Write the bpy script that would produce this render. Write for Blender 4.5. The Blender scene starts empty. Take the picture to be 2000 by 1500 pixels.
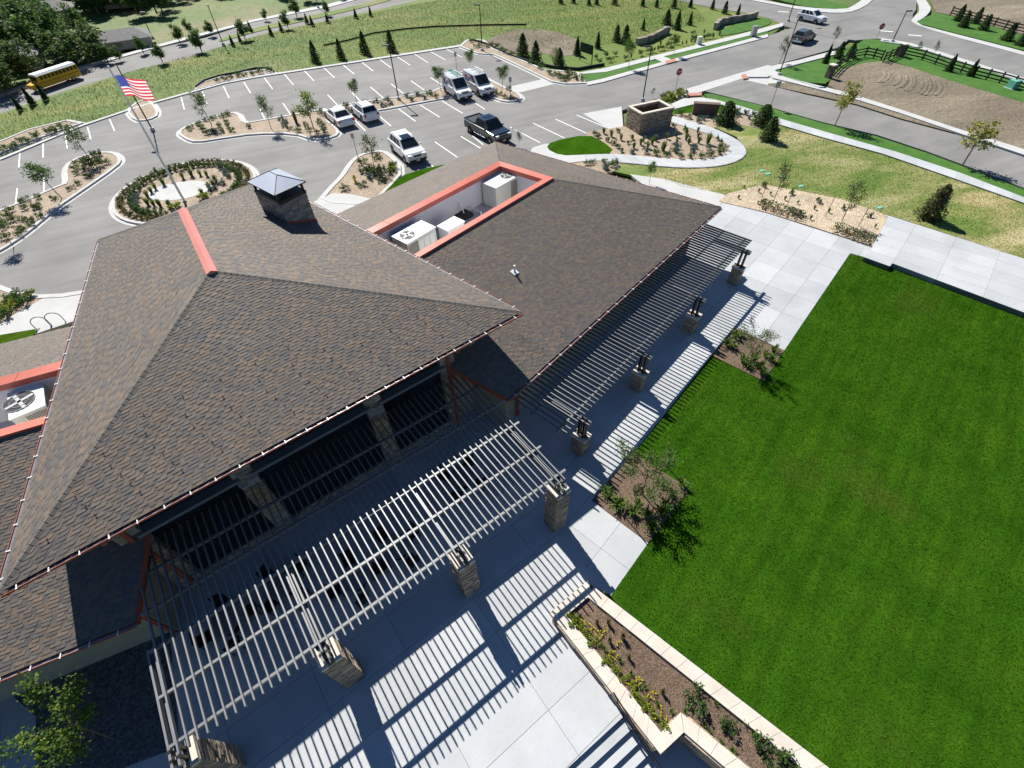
import bpy, bmesh, math, random
import numpy as np
from mathutils import Vector, Matrix
from mathutils.geometry import tessellate_polygon
random.seed(7); rng = np.random.default_rng(7)
SC = bpy.context.scene; C = SC.collection
# ---------------------------------------------------------------- camera
CAM_H = 20.0; FPX = 940.017; PITCH = math.radians(48.711); ROLL = math.radians(-2.093)
_f = Vector((0, math.cos(PITCH), -math.sin(PITCH))); _r = Vector((1, 0, 0)); _d = _f.cross(_r)
cr, sr = math.cos(ROLL), math.sin(ROLL)
RX = cr * _r - sr * _d; RD = sr * _r + cr * _d; RF = _f
cam = bpy.data.cameras.new('camera'); camo = bpy.data.objects.new('camera', cam); C.objects.link(camo)
cam.sensor_width = 36.0; cam.lens = 36.0 * FPX / 2000.0; cam.clip_start = 0.1; cam.clip_end = 3000
mw = Matrix.Identity(4)
for i in range(3):
    mw[i][0] = RX[i]; mw[i][1] = -RD[i]; mw[i][2] = -RF[i]
mw[2][3] = CAM_H
camo.matrix_world = mw; SC.camera = camo
# ---------------------------------------------------------------- world and sun
SUN_EL = math.radians(44.0); SUN_AZ = math.radians(119.0)      # azimuth counter-clockwise from +x
wd = bpy.data.worlds.new('World'); SC.world = wd; wd.use_nodes = True
wn = wd.node_tree.nodes; wl = wd.node_tree.links
bg = wn['Background']; sky = wn.new('ShaderNodeTexSky'); sky.sky_type = 'NISHITA'; sky.sun_disc = False
sky.sun_elevation = SUN_EL; sky.sun_rotation = math.radians(90) - SUN_AZ
sky.altitude = 1600; sky.dust_density = 0.0; sky.air_density = 1.35; sky.ozone_density = 10.0
wl.new(sky.outputs[0], bg.inputs[0]); bg.inputs[1].default_value = 0.05
sl = bpy.data.lights.new('sun', 'SUN'); sl.energy = 5.0; sl.angle = math.radians(0.45); sl.color = (1.0, 0.955, 0.875)
so = bpy.data.objects.new('sun', sl); C.objects.link(so)
sd = Vector((math.cos(SUN_AZ) * math.cos(SUN_EL), math.sin(SUN_AZ) * math.cos(SUN_EL), math.sin(SUN_EL)))
so.rotation_euler = sd.to_track_quat('Z', 'Y').to_euler(); so.location = sd * 60
SC.view_settings.view_transform = 'Standard'; SC.view_settings.look = 'None'
SC.view_settings.exposure = 0.72; SC.view_settings.gamma = 1.0; SC.view_settings.use_curve_mapping = False
# ---------------------------------------------------------------- helpers
def ray(x, y): return (RX * ((x - 1000) / FPX) + RD * ((y - 750) / FPX) + RF)
def G(x, y, z=0.0):
    """the point at height z that the photograph shows at pixel x, y"""
    r = ray(x, y); t = (z - CAM_H) / r.z
    return Vector((r.x * t, r.y * t, z))
def PX(v):
    w = Vector(v) - Vector((0, 0, CAM_H)); d = w.dot(RF)
    if d <= 0.1: return None
    return (1000 + FPX * w.dot(RX) / d, 750 + FPX * w.dot(RD) / d, d)
def top_height(b, x, y):
    r = ray(x, y); t = math.hypot(b.x, b.y) / math.hypot(r.x, r.y); return CAM_H + r.z * t - b.z
def ray_plane(x, y, a, n):
    r = ray(x, y); o = Vector((0, 0, CAM_H)); return o + r * ((a - o).dot(n) / r.dot(n))
class MB:
    def __init__(s): s.v = []; s.f = []; s.c = []; s.m = []
    def add(s, vs, fs, col=(1, 1, 1), m=0):
        o = len(s.v); s.v.extend([tuple(p) for p in vs])
        for f in fs: s.f.append([i + o for i in f]); s.c.append(col); s.m.append(m)
        return s
    def face(s, vs, col=(1, 1, 1), m=0): return s.add(vs, [list(range(len(vs)))], col, m)
    def box(s, c, size, rz=0.0, col=(1, 1, 1), m=0, ax=None):
        c = Vector(c); hx, hy, hz = [q / 2 for q in size]
        X, Y, Z = ax if ax else (Vector((math.cos(rz), math.sin(rz), 0)), Vector((-math.sin(rz), math.cos(rz), 0)), Vector((0, 0, 1)))
        vs = [c + X * (hx * a) + Y * (hy * b) + Z * (hz * d) for d in (-1, 1) for a, b in ((-1, -1), (1, -1), (1, 1), (-1, 1))]
        return s.add(vs, [[3, 2, 1, 0], [4, 5, 6, 7], [0, 1, 5, 4], [1, 2, 6, 5], [2, 3, 7, 6], [3, 0, 4, 7]], col, m)
    def bar(s, a, b, w, h, col=(1, 1, 1), m=0, up=Vector((0, 0, 1))):
        a = Vector(a); b = Vector(b); X = (b - a); L = X.length; X.normalize()
        Y = up.cross(X).normalized(); Z = X.cross(Y)
        return s.box((a + b) / 2, (L, w, h), col=col, m=m, ax=(X, Y, Z))
    def tube(s, a, b, r0, r1=None, n=8, col=(1, 1, 1), m=0, caps=True):
        a = Vector(a); b = Vector(b); r1 = r0 if r1 is None else r1; d = (b - a)
        if d.length < 1e-6: return s
        d.normalize(); u = d.orthogonal().normalized(); w = d.cross(u)
        vs = [p + (u * math.cos(2 * math.pi * i / n) + w * math.sin(2 * math.pi * i / n)) * r for p, r in ((a, r0), (b, r1)) for i in range(n)]
        fs = [[i, (i + 1) % n, n + (i + 1) % n, n + i] for i in range(n)]
        if caps: fs += [list(range(n))[::-1], list(range(n, 2 * n))]
        return s.add(vs, fs, col, m)
    def prism(s, poly, z0, z1, col=(1, 1, 1), m=0, sides=True):
        """vertical prism on a plan polygon (list of 2-vectors); top triangulated"""
        P = [Vector((p[0], p[1])) for p in poly]
        ar = sum(P[i].x * P[(i + 1) % len(P)].y - P[(i + 1) % len(P)].x * P[i].y for i in range(len(P)))
        if ar < 0: P.reverse()
        n = len(P); o = len(s.v)
        s.v.extend([(p.x, p.y, z1) for p in P]); s.v.extend([(p.x, p.y, z0) for p in P])
        for t in tessellate_polygon([[Vector((p.x, p.y, 0)) for p in P]]):
            a, b, c = [P[i] for i in t]
            if (b - a).x * (c - a).y - (b - a).y * (c - a).x < 0: t = t[::-1]
            s.f.append([o + i for i in t]); s.c.append(col); s.m.append(m)
        if sides:
            for i in range(n):
                j = (i + 1) % n; s.f.append([o + n + i, o + n + j, o + j, o + i]); s.c.append(col); s.m.append(m)
        return s
    def mesh(s, name, mats, smooth=False):
        me = bpy.data.meshes.new(name); me.from_pydata(s.v, [], s.f)
        if not isinstance(mats, (list, tuple)): mats = [mats]
        for q in mats: me.materials.append(q)
        n = np.array([len(f) for f in s.f]); cols = np.repeat(np.array([tuple(c) + (1,) if len(c) == 3 else c for c in s.c], dtype=np.float32).reshape(-1, 4), n, axis=0)
        at = me.color_attributes.new('Col', 'FLOAT_COLOR', 'CORNER'); at.data.foreach_set('color', cols.ravel())
        if len(mats) > 1: me.polygons.foreach_set('material_index', np.array(s.m, dtype=np.int32))
        if smooth: me.polygons.foreach_set('use_smooth', np.ones(len(s.f), dtype=bool))
        me.update(); return me
    def build(s, name, mats, parent=None, smooth=False):
        return link(name, s.mesh(name, mats, smooth), parent)
def link(name, me, parent=None, loc=None, rz=0, sc=None):
    o = bpy.data.objects.new(name, me); C.objects.link(o)
    if parent is not None: o.parent = parent
    if loc is not None: o.location = loc
    if rz: o.rotation_euler = (0, 0, rz)
    if sc is not None: o.scale = sc if isinstance(sc, (tuple, list)) else (sc, sc, sc)
    return o
def tag(o, label=None, cat=None, group=None, kind=None):
    if label: o['label'] = label
    if cat: o['category'] = cat
    if group: o['group'] = group
    if kind: o['kind'] = kind
    return o
def thing(name, label, cat, loc=(0, 0, 0), rz=0, group=None, sc=None):
    return tag(link(name, None, None, loc, rz, sc), label, cat, group)
# ---------------------------------------------------------------- materials
MT = {}
def nodes(name):
    m = bpy.data.materials.new(name); m.use_nodes = True; nt = m.node_tree; b = nt.nodes['Principled BSDF']; MT[name] = m
    class N: pass
    q = N(); q.m = m; q.nt = nt; q.b = b
    geo = nt.nodes.new('ShaderNodeNewGeometry'); q.pos = geo.outputs['Position']
    def noise(scale, detail=3, rough=.55, vec=None, dist=0):
        n = nt.nodes.new('ShaderNodeTexNoise'); n.inputs['Scale'].default_value = scale; n.inputs['Detail'].default_value = detail
        n.inputs['Roughness'].default_value = rough; n.inputs['Distortion'].default_value = dist
        nt.links.new(vec or q.pos, n.inputs['Vector']); return n.outputs['Fac']
    def ramp(f, stops, interp='LINEAR'):
        r = nt.nodes.new('ShaderNodeValToRGB'); e = r.color_ramp.elements; r.color_ramp.interpolation = interp
        while len(e) < len(stops): e.new(0.5)
        for i, (p, c) in enumerate(stops):
            e[i].position = p; e[i].color = (c, c, c, 1) if isinstance(c, (int, float)) else tuple(c) + (1,)
        nt.links.new(f, r.inputs[0]); return r.outputs[0]
    def mix(f, a, b2, mode='MIX'):
        n = nt.nodes.new('ShaderNodeMix'); n.data_type = 'RGBA'; n.blend_type = mode
        for k_, s_, v in ((0, n.inputs[0], f), (6, n.inputs[6], a), (7, n.inputs[7], b2)):
            if isinstance(v, (int, float)): s_.default_value = v if k_ == 0 else (v, v, v, 1)
            elif isinstance(v, tuple): s_.default_value = v + (1,)
            else: nt.links.new(v, s_)
        return n.outputs[2]
    def attr(): 
        a = nt.nodes.new('ShaderNodeAttribute'); a.attribute_name = 'Col'; return a.outputs['Color']
    def bump(h, strength=.4, dist=.02):
        n = nt.nodes.new('ShaderNodeBump'); n.inputs['Strength'].default_value = strength; n.inputs['Distance'].default_value = dist
        nt.links.new(h, n.inputs['Height']); nt.links.new(n.outputs[0], b.inputs['Normal'])
    def mapping(rz=0, sc=(1, 1, 1)):
        n = nt.nodes.new('ShaderNodeMapping'); n.vector_type = 'TEXTURE'; n.inputs['Rotation'].default_value = (0, 0, -rz); n.inputs['Scale'].default_value = tuple(1 / v for v in sc)
        nt.links.new(q.pos, n.inputs['Vector']); return n.outputs[0]
    def voro(scale, feature='F1', out='Color'):
        n = nt.nodes.new('ShaderNodeTexVoronoi'); n.feature = feature; n.inputs['Scale'].default_value = scale
        nt.links.new(q.pos, n.inputs['Vector']); return n.outputs[out]
    def col(c): nt.links.new(c, b.inputs['Base Color'])
    q.noise, q.ramp, q.mix, q.attr, q.bump, q.mapping, q.voro, q.col = noise, ramp, mix, attr, bump, mapping, voro, col
    def rnd():
        a = nt.nodes.new('ShaderNodeObjectInfo'); return a.outputs['Random']
    q.rnd = rnd
    b.inputs['Roughness'].default_value = .85; b.inputs['Specular IOR Level'].default_value = .3
    return q
def pm(name, c, rough=.8, var=.12, scale=3.0, metal=0, spec=.3, vcol=False, bump=0, bscale=40, fine=0.0, coat=0):
    q = nodes(name); q.b.inputs['Roughness'].default_value = rough; q.b.inputs['Metallic'].default_value = metal
    q.b.inputs['Specular IOR Level'].default_value = spec
    if coat: q.b.inputs['Coat Weight'].default_value = coat; q.b.inputs['Coat Roughness'].default_value = .05
    f = q.ramp(q.noise(scale, 4), [(.3, 1 - var), (.7, 1 + var)])
    o = q.mix(1.0, f, tuple(c), 'MULTIPLY')
    if fine: o = q.mix(1.0, o, q.ramp(q.noise(bscale, 2), [(.35, 1 - fine), (.65, 1 + fine)]), 'MULTIPLY')
    if vcol: o = q.mix(1.0, o, q.attr(), 'MULTIPLY')
    q.col(o)
    if bump: q.bump(q.noise(bscale, 3), bump, .02)
    return q.m
pm('conc', (.455, .458, .452), .85, .07, .7, fine=.05, bscale=25)
def _slab():
    q = nodes('slab'); r = q.ramp(q.rnd(), [(0, .90), (1, 1.07)])
    o = q.mix(1, q.ramp(q.noise(.5, 5, .6), [(.3, (.395, .411, .424)), (.7, (.462, .480, .494))]), r, 'MULTIPLY')
    o = q.mix(1, o, q.ramp(q.noise(2.2, 4, .7, q.mapping(-.72, (1, 7, 1))), [(.3, .95), (.7, 1.04)]), 'MULTIPLY')
    o = q.mix(1, o, q.ramp(q.noise(.23, 2), [(.56, 1.0), (.72, .88)]), 'MULTIPLY')
    q.col(o); q.bump(q.noise(60, 2), .08, .01)
_slab()
pm('joint', (.16, .155, .145), .9)
pm('kerb', (.47, .47, .46), .85, .08, 1.5)
def _asph():
    q = nodes('asphalt'); a = q.ramp(q.noise(.16, 5, .6), [(.3, (.170, .168, .163)), (.7, (.245, .241, .232))])
    a = q.mix(1, a, q.ramp(q.noise(.35, 4, .6, q.mapping(-.42, (.25, 2.6, 1))), [(.3, .86), (.7, 1.08)]), 'MULTIPLY')
    a = q.mix(q.ramp(q.noise(1.1, 4, .7), [(.66, 0.0), (.74, .45)]), a, (.10, .10, .10))
    a = q.mix(1, a, q.ramp(q.noise(30, 3), [(.3, .88), (.7, 1.1)]), 'MULTIPLY')
    q.col(a); q.bump(q.noise(60, 2), .2, .01)
_asph()
def _lawn():
    q = nodes('lawn_grass'); a = q.ramp(q.noise(.5, 5, .62), [(.28, (.021, .070, .004)), (.5, (.031, .090, .005)), (.74, (.048, .112, .007))])
    a = q.mix(1, a, q.ramp(q.noise(1.6, 3, .5, q.mapping(-.83, (.12, 1.2, 1))), [(.38, .86), (.62, 1.15)]), 'MULTIPLY')
    a = q.mix(1, a, q.ramp(q.noise(2.3, 3, .5, q.mapping(-.83, (1.6, .25, 1)), .6), [(.35, .94), (.65, 1.05)]), 'MULTIPLY')
    a = q.mix(1, a, q.ramp(q.noise(34, 4, .75), [(.3, .60), (.7, 1.35)]), 'MULTIPLY')
    a = q.mix(q.ramp(q.noise(.14, 3, .6), [(.56, 0.0), (.72, .40)]), a, (.085, .085, .018))
    q.col(a); q.bump(q.noise(30, 4, .7), .6, .05); q.b.inputs['Specular IOR Level'].default_value = .0
_lawn()
def _strip():
    q = nodes('strip_grass'); a = q.ramp(q.noise(.7, 4), [(.3, (.035, .12, .012)), (.7, (.07, .165, .02))])
    a = q.mix(1, a, q.ramp(q.noise(22, 3, .7), [(.3, .7), (.7, 1.25)]), 'MULTIPLY'); q.col(a); q.bump(q.noise(25, 3), .5, .04)
_strip()
def _field():
    q = nodes('field_grass'); v = q.mapping(-.25, (.35, 1.3, 1))
    a = q.ramp(q.noise(.16, 5, .6, v), [(.25, (.075, .135, .020)), (.45, (.105, .165, .026)), (.6, (.15, .185, .036)), (.75, (.23, .21, .07))])
    a = q.mix(q.ramp(q.noise(.05, 3), [(.55, 0.0), (.68, .5)]), a, (.27, .215, .115))
    a = q.mix(1, a, q.ramp(q.noise(3.5, 5, .75), [(.3, .78), (.7, 1.2)]), 'MULTIPLY'); q.col(a); q.bump(q.noise(5, 4, .7), .4, .1)
_field()
def _terr():
    q = nodes('terrain_grass')
    a = q.ramp(q.noise(.035, 5, .6), [(.3, (.07, .12, .03)), (.5, (.11, .16, .04)), (.62, (.18, .17, .08)), (.75, (.28, .24, .16))])
    a = q.mix(1, a, q.ramp(q.noise(1.2, 5, .75), [(.3, .65), (.7, 1.3)]), 'MULTIPLY'); q.col(a)
_terr()
def _dry():
    q = nodes('dry_lawn_grass'); v = q.mapping(-.2, (.5, 1.2, 1))
    n = q.noise(.22, 6, .66, v, .4)
    a = q.ramp(n, [(.33, (.095, .16, .025)), (.43, (.16, .20, .045)), (.51, (.32, .28, .12)), (.62, (.50, .42, .24))])
    a = q.mix(q.ramp(q.noise(.09, 2), [(.45, .5), (.6, 0.0)]), a, (.075, .16, .018))
    a = q.mix(1, a, q.ramp(q.noise(7, 5, .75), [(.3, .72), (.7, 1.25)]), 'MULTIPLY'); q.col(a); q.bump(q.noise(15, 3), .5, .05)
_dry()
def _dirt():
    q = nodes('dirt'); a = q.ramp(q.noise(.13, 6, .65, q.mapping(-.3, (.5, 1.5, 1))), [(.3, (.135, .108, .078)), (.5, (.195, .162, .115)), (.7, (.285, .245, .175))])
    a = q.mix(1, a, q.ramp(q.noise(2.5, 5, .7), [(.3, .78), (.7, 1.2)]), 'MULTIPLY'); q.col(a); q.bump(q.noise(1.8, 5, .7), .8, .3)
_dirt()
def _gravel(nm, c0, c1, s, dark=.35):
    q = nodes(nm); a = q.mix(q.voro(s), tuple(c0), tuple(c1)); d = q.voro(s, 'DISTANCE_TO_EDGE', 'Distance')
    a = q.mix(1, a, q.ramp(d, [(0, dark), (.12, 1.0)]), 'MULTIPLY')
    a = q.mix(1, a, q.ramp(q.noise(.6, 4), [(.3, .85), (.7, 1.15)]), 'MULTIPLY'); q.col(a); q.bump(d, .8, .05)
_gravel('gravel', (.32, .245, .175), (.50, .40, .30), 9); _gravel('rock_mulch', (.42, .33, .23), (.66, .55, .40), 7)
_gravel('mulch', (.085, .056, .038), (.29, .20, .14), 22, .4)
pm('blade', (1, 1, 1), 1.0, .05, 3, vcol=True, spec=0.0)
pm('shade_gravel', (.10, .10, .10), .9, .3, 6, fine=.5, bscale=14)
pm('paint', (.78, .78, .76), .7, .1, 4, fine=.06); pm('brick_paving', (.42, .20, .15), .8, .2, 5)
def _shingle():
    q = nodes('shingle'); a = q.mix(1, q.attr(), q.ramp(q.noise(45, 3, .7), [(.3, .80), (.7, 1.2)]), 'MULTIPLY')
    a = q.mix(1, a, q.ramp(q.noise(.5, 3), [(.3, .93), (.7, 1.06)]), 'MULTIPLY')
    q.col(a); q.b.inputs['Roughness'].default_value = .75; q.b.inputs['Specular IOR Level'].default_value = .35; q.bump(q.noise(120, 2), .3, .004)
_shingle()
pm('roof_deck', (.02, .018, .016), .9)
pm('red_metal', (.52, .125, .078), .42, .12, .8, spec=.5, fine=.04, bscale=9); pm('ridge_metal', (.60, .21, .165), .35, .06, 1, spec=.6); pm('fascia', (.36, .085, .05), .5, .08, 2)  # ridge metal: the red metal paled to pink, sun sheen put into its colour
pm('gutter', (.19, .205, .23), .35, .06, 3, metal=.2, spec=.5); pm('white_metal', (.78, .79, .78), .4, .03, 3)
pm('black_metal', (.19, .197, .207), .42, .08, 2, metal=.3, spec=.6); pm('grey_metal', (.38, .39, .40), .45, .08, 2, metal=.4)
pm('pole_black', (.012, .012, .013), .45, .1, 2); pm('stucco', (.36, .31, .235), .9, .06, 2, bump=.1); pm('white_wall', (.66, .66, .67), .7, .05, .8)
pm('stone', (1, 1, 1), .9, .15, 9, vcol=True, bump=.5, bscale=22, fine=.12); pm('cap_stone', (.56, .51, .44), .85, .10, 1.5, bump=.15, bscale=20, fine=.05)
pm('plant', (1, 1, 1), .65, .12, 3, vcol=True, spec=.2);
def translucent(name, amt):
    nt = MT[name].node_tree; b = nt.nodes['Principled BSDF']; o = nt.nodes['Material Output']; t = nt.nodes.new('ShaderNodeBsdfTranslucent'); mx = nt.nodes.new('ShaderNodeMixShader'); mx.inputs[0].default_value = amt
    nt.links.new(b.inputs['Base Color'].links[0].from_socket, t.inputs['Color']); nt.links.new(b.outputs[0], mx.inputs[1]); nt.links.new(t.outputs[0], mx.inputs[2]); nt.links.new(mx.outputs[0], o.inputs['Surface'])
translucent('plant', .42); pm('flag_cloth', (1, 1, 1), .8, .03, 3, vcol=True, spec=.1); translucent('flag_cloth', .55)
 
pm('bark', (.17, .125, .09), .9, .2, 8)
pm('wood_stake', (.30, .20, .12), .8, .15, 5); pm('vc', (1, 1, 1), .55, .03, 3, vcol=True); pm('vc_gloss', (1, 1, 1), .3, .02, 3, vcol=True, spec=.5)
pm('white_paint', (.76, .77, .78), .28, .02, 1, spec=.5, coat=.6); pm('silver_paint', (.40, .42, .43), .3, .03, 1, metal=.5, coat=.5); pm('dark_paint', (.012, .017, .026), .25, .03, 1, spec=.5, coat=.8)
pm('grey_paint', (.10, .115, .115), .3, .03, 1, metal=.4, coat=.6); pm('bus_yellow', (.72, .36, .02), .4, .04, 1)
pm('glass', (.012, .016, .018), .08, .05, 2, spec=.6); pm('window_glass', (.010, .013, .014), .12, .05, 2, spec=.5); pm('rubber', (.014, .014, .015), .8, .1, 9); pm('rim', (.45, .46, .47), .35, .05, 4, metal=.7)
pm('lamp_clear', (.75, .77, .78), .15, .03, 5, spec=.6); pm('lamp_red', (.45, .02, .02), .25, .03, 5); pm('plastic_black', (.02, .02, .021), .5, .05, 4)
pm('unit_paint', (.60, .62, .54), .5, .04, 2); pm('unit_top', (.72, .80, .75), .45, .04, 2); pm('coil', (.12, .12, .11), .6, .1, 20)
pm('green_plastic', (.16, .45, .34), .5, .05, 3); pm('sign_red', (.45, .025, .03), .4, .03, 3); pm('sign_dark', (.012, .030, .020), .5, .05, 3)
pm('brown_stone', (.14, .10, .08), .9, .2, 6, fine=.2, bump=.3); pm('fence_black', (.018, .017, .016), .6, .1, 4); pm('hydrant', (.70, .42, .05), .4, .04, 5)
pm('house_roof', (.20, .195, .19), .9, .15, 2); pm('house_wall', (.42, .38, .33), .9, .08, 2); pm('membrane', (.44, .45, .46), .7, .2, 1.2)
pm('cap_metal', (.42, .46, .54), .4, .06, 1.5, metal=.2, spec=.6); pm('silt', (.02, .022, .02), .8, .2, 3)  # chimney cap metal: the sky's reflection is put into its pale blue colour
# ================================================================ ground
def pp(px, z=0.0): return [G(x, y, z).xy for x, y in px]
def smooth_poly(P, n=2):
    for _ in range(n):
        Q = []
        for i in range(len(P)):
            a, b = P[i], P[(i + 1) % len(P)]
            Q += [a * .75 + b * .25, a * .25 + b * .75]
        P = Q
    return P
def sheet(name, px, z, m, depth=.2, world=False, smooth=0):
    P = px if world else pp(px, z)
    if smooth: P = smooth_poly(P, smooth)
    return tag(MB().prism(P, z - depth, z).build(name, MT[m]), kind='structure')
def offset(P, d):
    """offset closed polygon outward by d (mitred)"""
    n = len(P); ar = sum(P[i].x * P[(i + 1) % n].y - P[(i + 1) % n].x * P[i].y for i in range(n)); s = 1 if ar > 0 else -1
    out = []
    for i in range(n):
        a, b, c = P[i - 1], P[i], P[(i + 1) % n]
        e1 = (b - a); e2 = (c - b)
        if e1.length < 1e-6 or e2.length < 1e-6: out.append(b.copy()); continue
        e1.normalize(); e2.normalize(); n1 = Vector((e1.y, -e1.x)) * s; n2 = Vector((e2.y, -e2.x)) * s
        m = n1 + n2; k = max(.5, 1 + n1.dot(n2)); out.append(b + m * (d / k))
    return out
def ring(mb, P, Q, z, z0):
    n = len(P)
    for i in range(n):
        j = (i + 1) % n
        p, p2, q, q2 = P[i], P[j], Q[i], Q[j]
        mb.add([(p.x, p.y, z), (p2.x, p2.y, z), (q2.x, q2.y, z), (q.x, q.y, z), (p.x, p.y, z0), (p2.x, p2.y, z0), (q2.x, q2.y, z0), (q.x, q.y, z0)],
               [[0, 1, 2, 3], [1, 0, 4, 5], [3, 2, 6, 7]])
def island(name, px, m='gravel', smooth=1, kw=.28):
    P = pp(px)
    if smooth: P = smooth_poly(P, smooth)
    o = tag(MB().prism(P, -.1, .09).build(name, MT[m]), kind='structure')
    kb = MB(); ring(kb, P, offset(P, kw), .14, -.05); kb.build('kerb', MT['kerb'], o)
    gt = MB(); ring(gt, offset(P, kw), offset(P, kw + .32), .012, -.05); gt.build('gutter_pan', MT['conc'], o)
    return o
# terrain to the horizon
tb = MB(); hx0, hx1, hy0, hy1 = -2.5, 8.5, -14.0, 3.6      # opening for the sunken lower patio
for q in ([(-1500, -400), (1500, -400), (1500, hy0), (-1500, hy0)], [(-1500, hy1), (1500, hy1), (1500, 2000), (-1500, 2000)], [(-1500, hy0), (hx0, hy0), (hx0, hy1), (-1500, hy1)], [(hx1, hy0), (1500, hy0), (1500, hy1), (hx1, hy1)]): tb.face([(x, y, -.30) for x, y in q])
tag(tb.build('ground', MT['terrain_grass']), kind='structure')
sheet('field', [(-150, 395), (0, 316), (160, 250), (252, 218), (500, 154), (902, 92), (935, 107), (1000, 124), (1090, 166), (1140, 168), (1500, 74), (1540, 42), (1385, -5), (800, -60), (700, 20), (500, 66), (250, 138), (0, 216), (-300, 330)], -.03, 'field_grass')
# tan disturbed patches of the field
sheet('dirt', [(930, 95), (960, 72), (1010, 55), (1080, 60), (1120, 72), (1150, 98), (1110, 112), (1030, 100), (985, 110)], -.005, 'dirt', .05, smooth=2)
sheet('dirt', [(500, 122), (560, 108), (680, 92), (780, 78), (880, 80), (895, 89), (700, 117), (505, 147), (440, 160), (300, 198), (250, 208), (330, 170)], -.006, 'field_grass', .05, smooth=1)
# asphalt of the car park and drive
sheet('parking_lot', [(-260, 450), (0, 312), (62, 280), (125, 260), (160, 246), (252, 215), (300, 201), (375, 179), (437, 163), (500, 151), (705, 120), (902, 90), (935, 105), (967, 107), (1000, 122), (1080, 160), (1105, 165), (1140, 164), (1175, 157), (1300, 121), (1500, 70), (1545, 55), (1660, 75), (1640, 92), (1520, 125), (1380, 170), (1310, 190), (1215, 215), (1210, 260), (1060, 300), (850, 335), (700, 420), (450, 480), (160, 575), (60, 582), (-40, 560), (-260, 640)], 0, 'asphalt')
# arterial road, side road and branch road
sheet('road', [(1330, -40), (1385, -16), (1500, 6), (1570, 20), (1640, 26), (1668, 20), (1700, 5), (1712, -18), (1785, -18), (1792, 14), (1780, 32), (1790, 45), (1850, 66), (2000, 106), (2300, 190), (2300, 255), (2000, 153), (1850, 105), (1780, 84), (1722, 74), (1655, 80), (1550, 58), (1490, 30), (1380, 14), (1290, -8)], .02, 'asphalt', smooth=1)
sheet('road', [(1377, 178), (1445, 154), (1500, 166), (1575, 185), (1675, 207), (1762, 235), (1875, 265), (2000, 307), (2400, 445), (2400, 520), (2000, 367), (1925, 338), (1812, 296), (1712, 263), (1605, 238), (1500, 208)], .01, 'asphalt')
sheet('road', [(-400, 345), (0, 222), (120, 180), (250, 141), (375, 110), (500, 70), (560, 56), (640, 40), (750, 16), (830, -3), (900, -20), (820, -40), (760, -14), (700, -1), (620, 16), (500, 42), (400, 74), (300, 96), (160, 136), (0, 190), (-400, 300)], -.02, 'asphalt')
sheet('median', [(425, 77), (500, 53), (580, 36), (690, 12), (760, -6), (775, -3), (700, 17), (590, 42), (505, 60), (430, 82)], .05, 'field_grass', smooth=1)
sheet('sidewalk', [(-400, 290), (0, 181), (160, 128), (300, 89), (500, 37), (640, 8), (690, -5), (700, -2), (650, 12), (500, 41), (300, 94), (160, 133), (0, 187), (-400, 297)], .06, 'conc')
# dirt lot and verges on the right
sheet('dirt', [(1640, 118), (1700, 110), (1850, 150), (2000, 195), (2400, 320), (2400, 430), (2000, 292), (1880, 255), (1760, 220), (1660, 190), (1618, 165), (1625, 150)], .02, 'dirt')
sheet('verge', [(1455, 150), (1520, 130), (1620, 104), (1670, 88), (1690, 76), (1730, 78), (1790, 90), (1850, 112), (2000, 160), (2300, 260), (2300, 330), (2000, 200), (1850, 155), (1740, 118), (1690, 122), (1640, 135), (1622, 155), (1612, 163), (1560, 160), (1520, 150)], .03, 'strip_grass')
sheet('dirt', [(1500, 163), (1560, 160), (1650, 180), (1760, 215), (1880, 262), (2000, 296), (2200, 370), (2200, 378), (2000, 303), (1875, 262), (1762, 232), (1675, 204), (1575, 182), (1500, 166)], .025, 'dirt')
sheet('sidewalk', [(1492, 141), (1508, 134), (1530, 148), (1560, 157), (1660, 182), (1760, 214), (1880, 254), (2000, 291), (2300, 390), (2300, 398), (2000, 302), (1880, 262), (1760, 221), (1650, 187), (1555, 163), (1510, 152)], .12, 'conc')
sheet('sidewalk', [(1455, 150), (1510, 128), (1560, 117), (1620, 101), (1632, 99), (1632, 106), (1570, 122), (1515, 136), (1500, 150)], .126, 'conc')
sheet('sidewalk', [(1722, 74), (1780, 84), (1850, 105), (2000, 152), (2300, 254), (2300, 265), (2000, 160), (1850, 111), (1780, 89), (1720, 80)], .12, 'conc')
sheet('verge', [(1670, 22), (1655, 10), (1500, -25), (1500, -6), (1570, 12), (1640, 19)], .06, 'strip_grass')
sheet('sidewalk', [(1385, -19), (1500, 2), (1570, 14), (1650, 19), (1672, 8), (1690, -6), (1704, -18), (1712, -16), (1702, 4), (1672, 21), (1640, 26), (1570, 20), (1500, 6), (1385, -14)], .1, 'conc', smooth=1)
sheet('sidewalk', [(1780, -18), (1796, -18), (1812, 5), (1820, 18), (1806, 34), (1785, 45), (1850, 62), (2000, 100), (2300, 184), (2300, 191), (2000, 107), (1850, 68), (1780, 44), (1783, 34), (1797, 22), (1795, 5)], .1, 'conc', smooth=1)
sheet('verge', [(1786, 43), (1806, 34), (1830, 25), (1900, 40), (2000, 70), (2300, 150), (2300, 180), (2000, 98), (1850, 60)], .05, 'strip_grass')
sheet('dirt', [(1830, 24), (1818, 0), (1850, -40), (2400, -40), (2400, 150), (2000, 68), (1900, 38)], .03, 'dirt')
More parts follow.
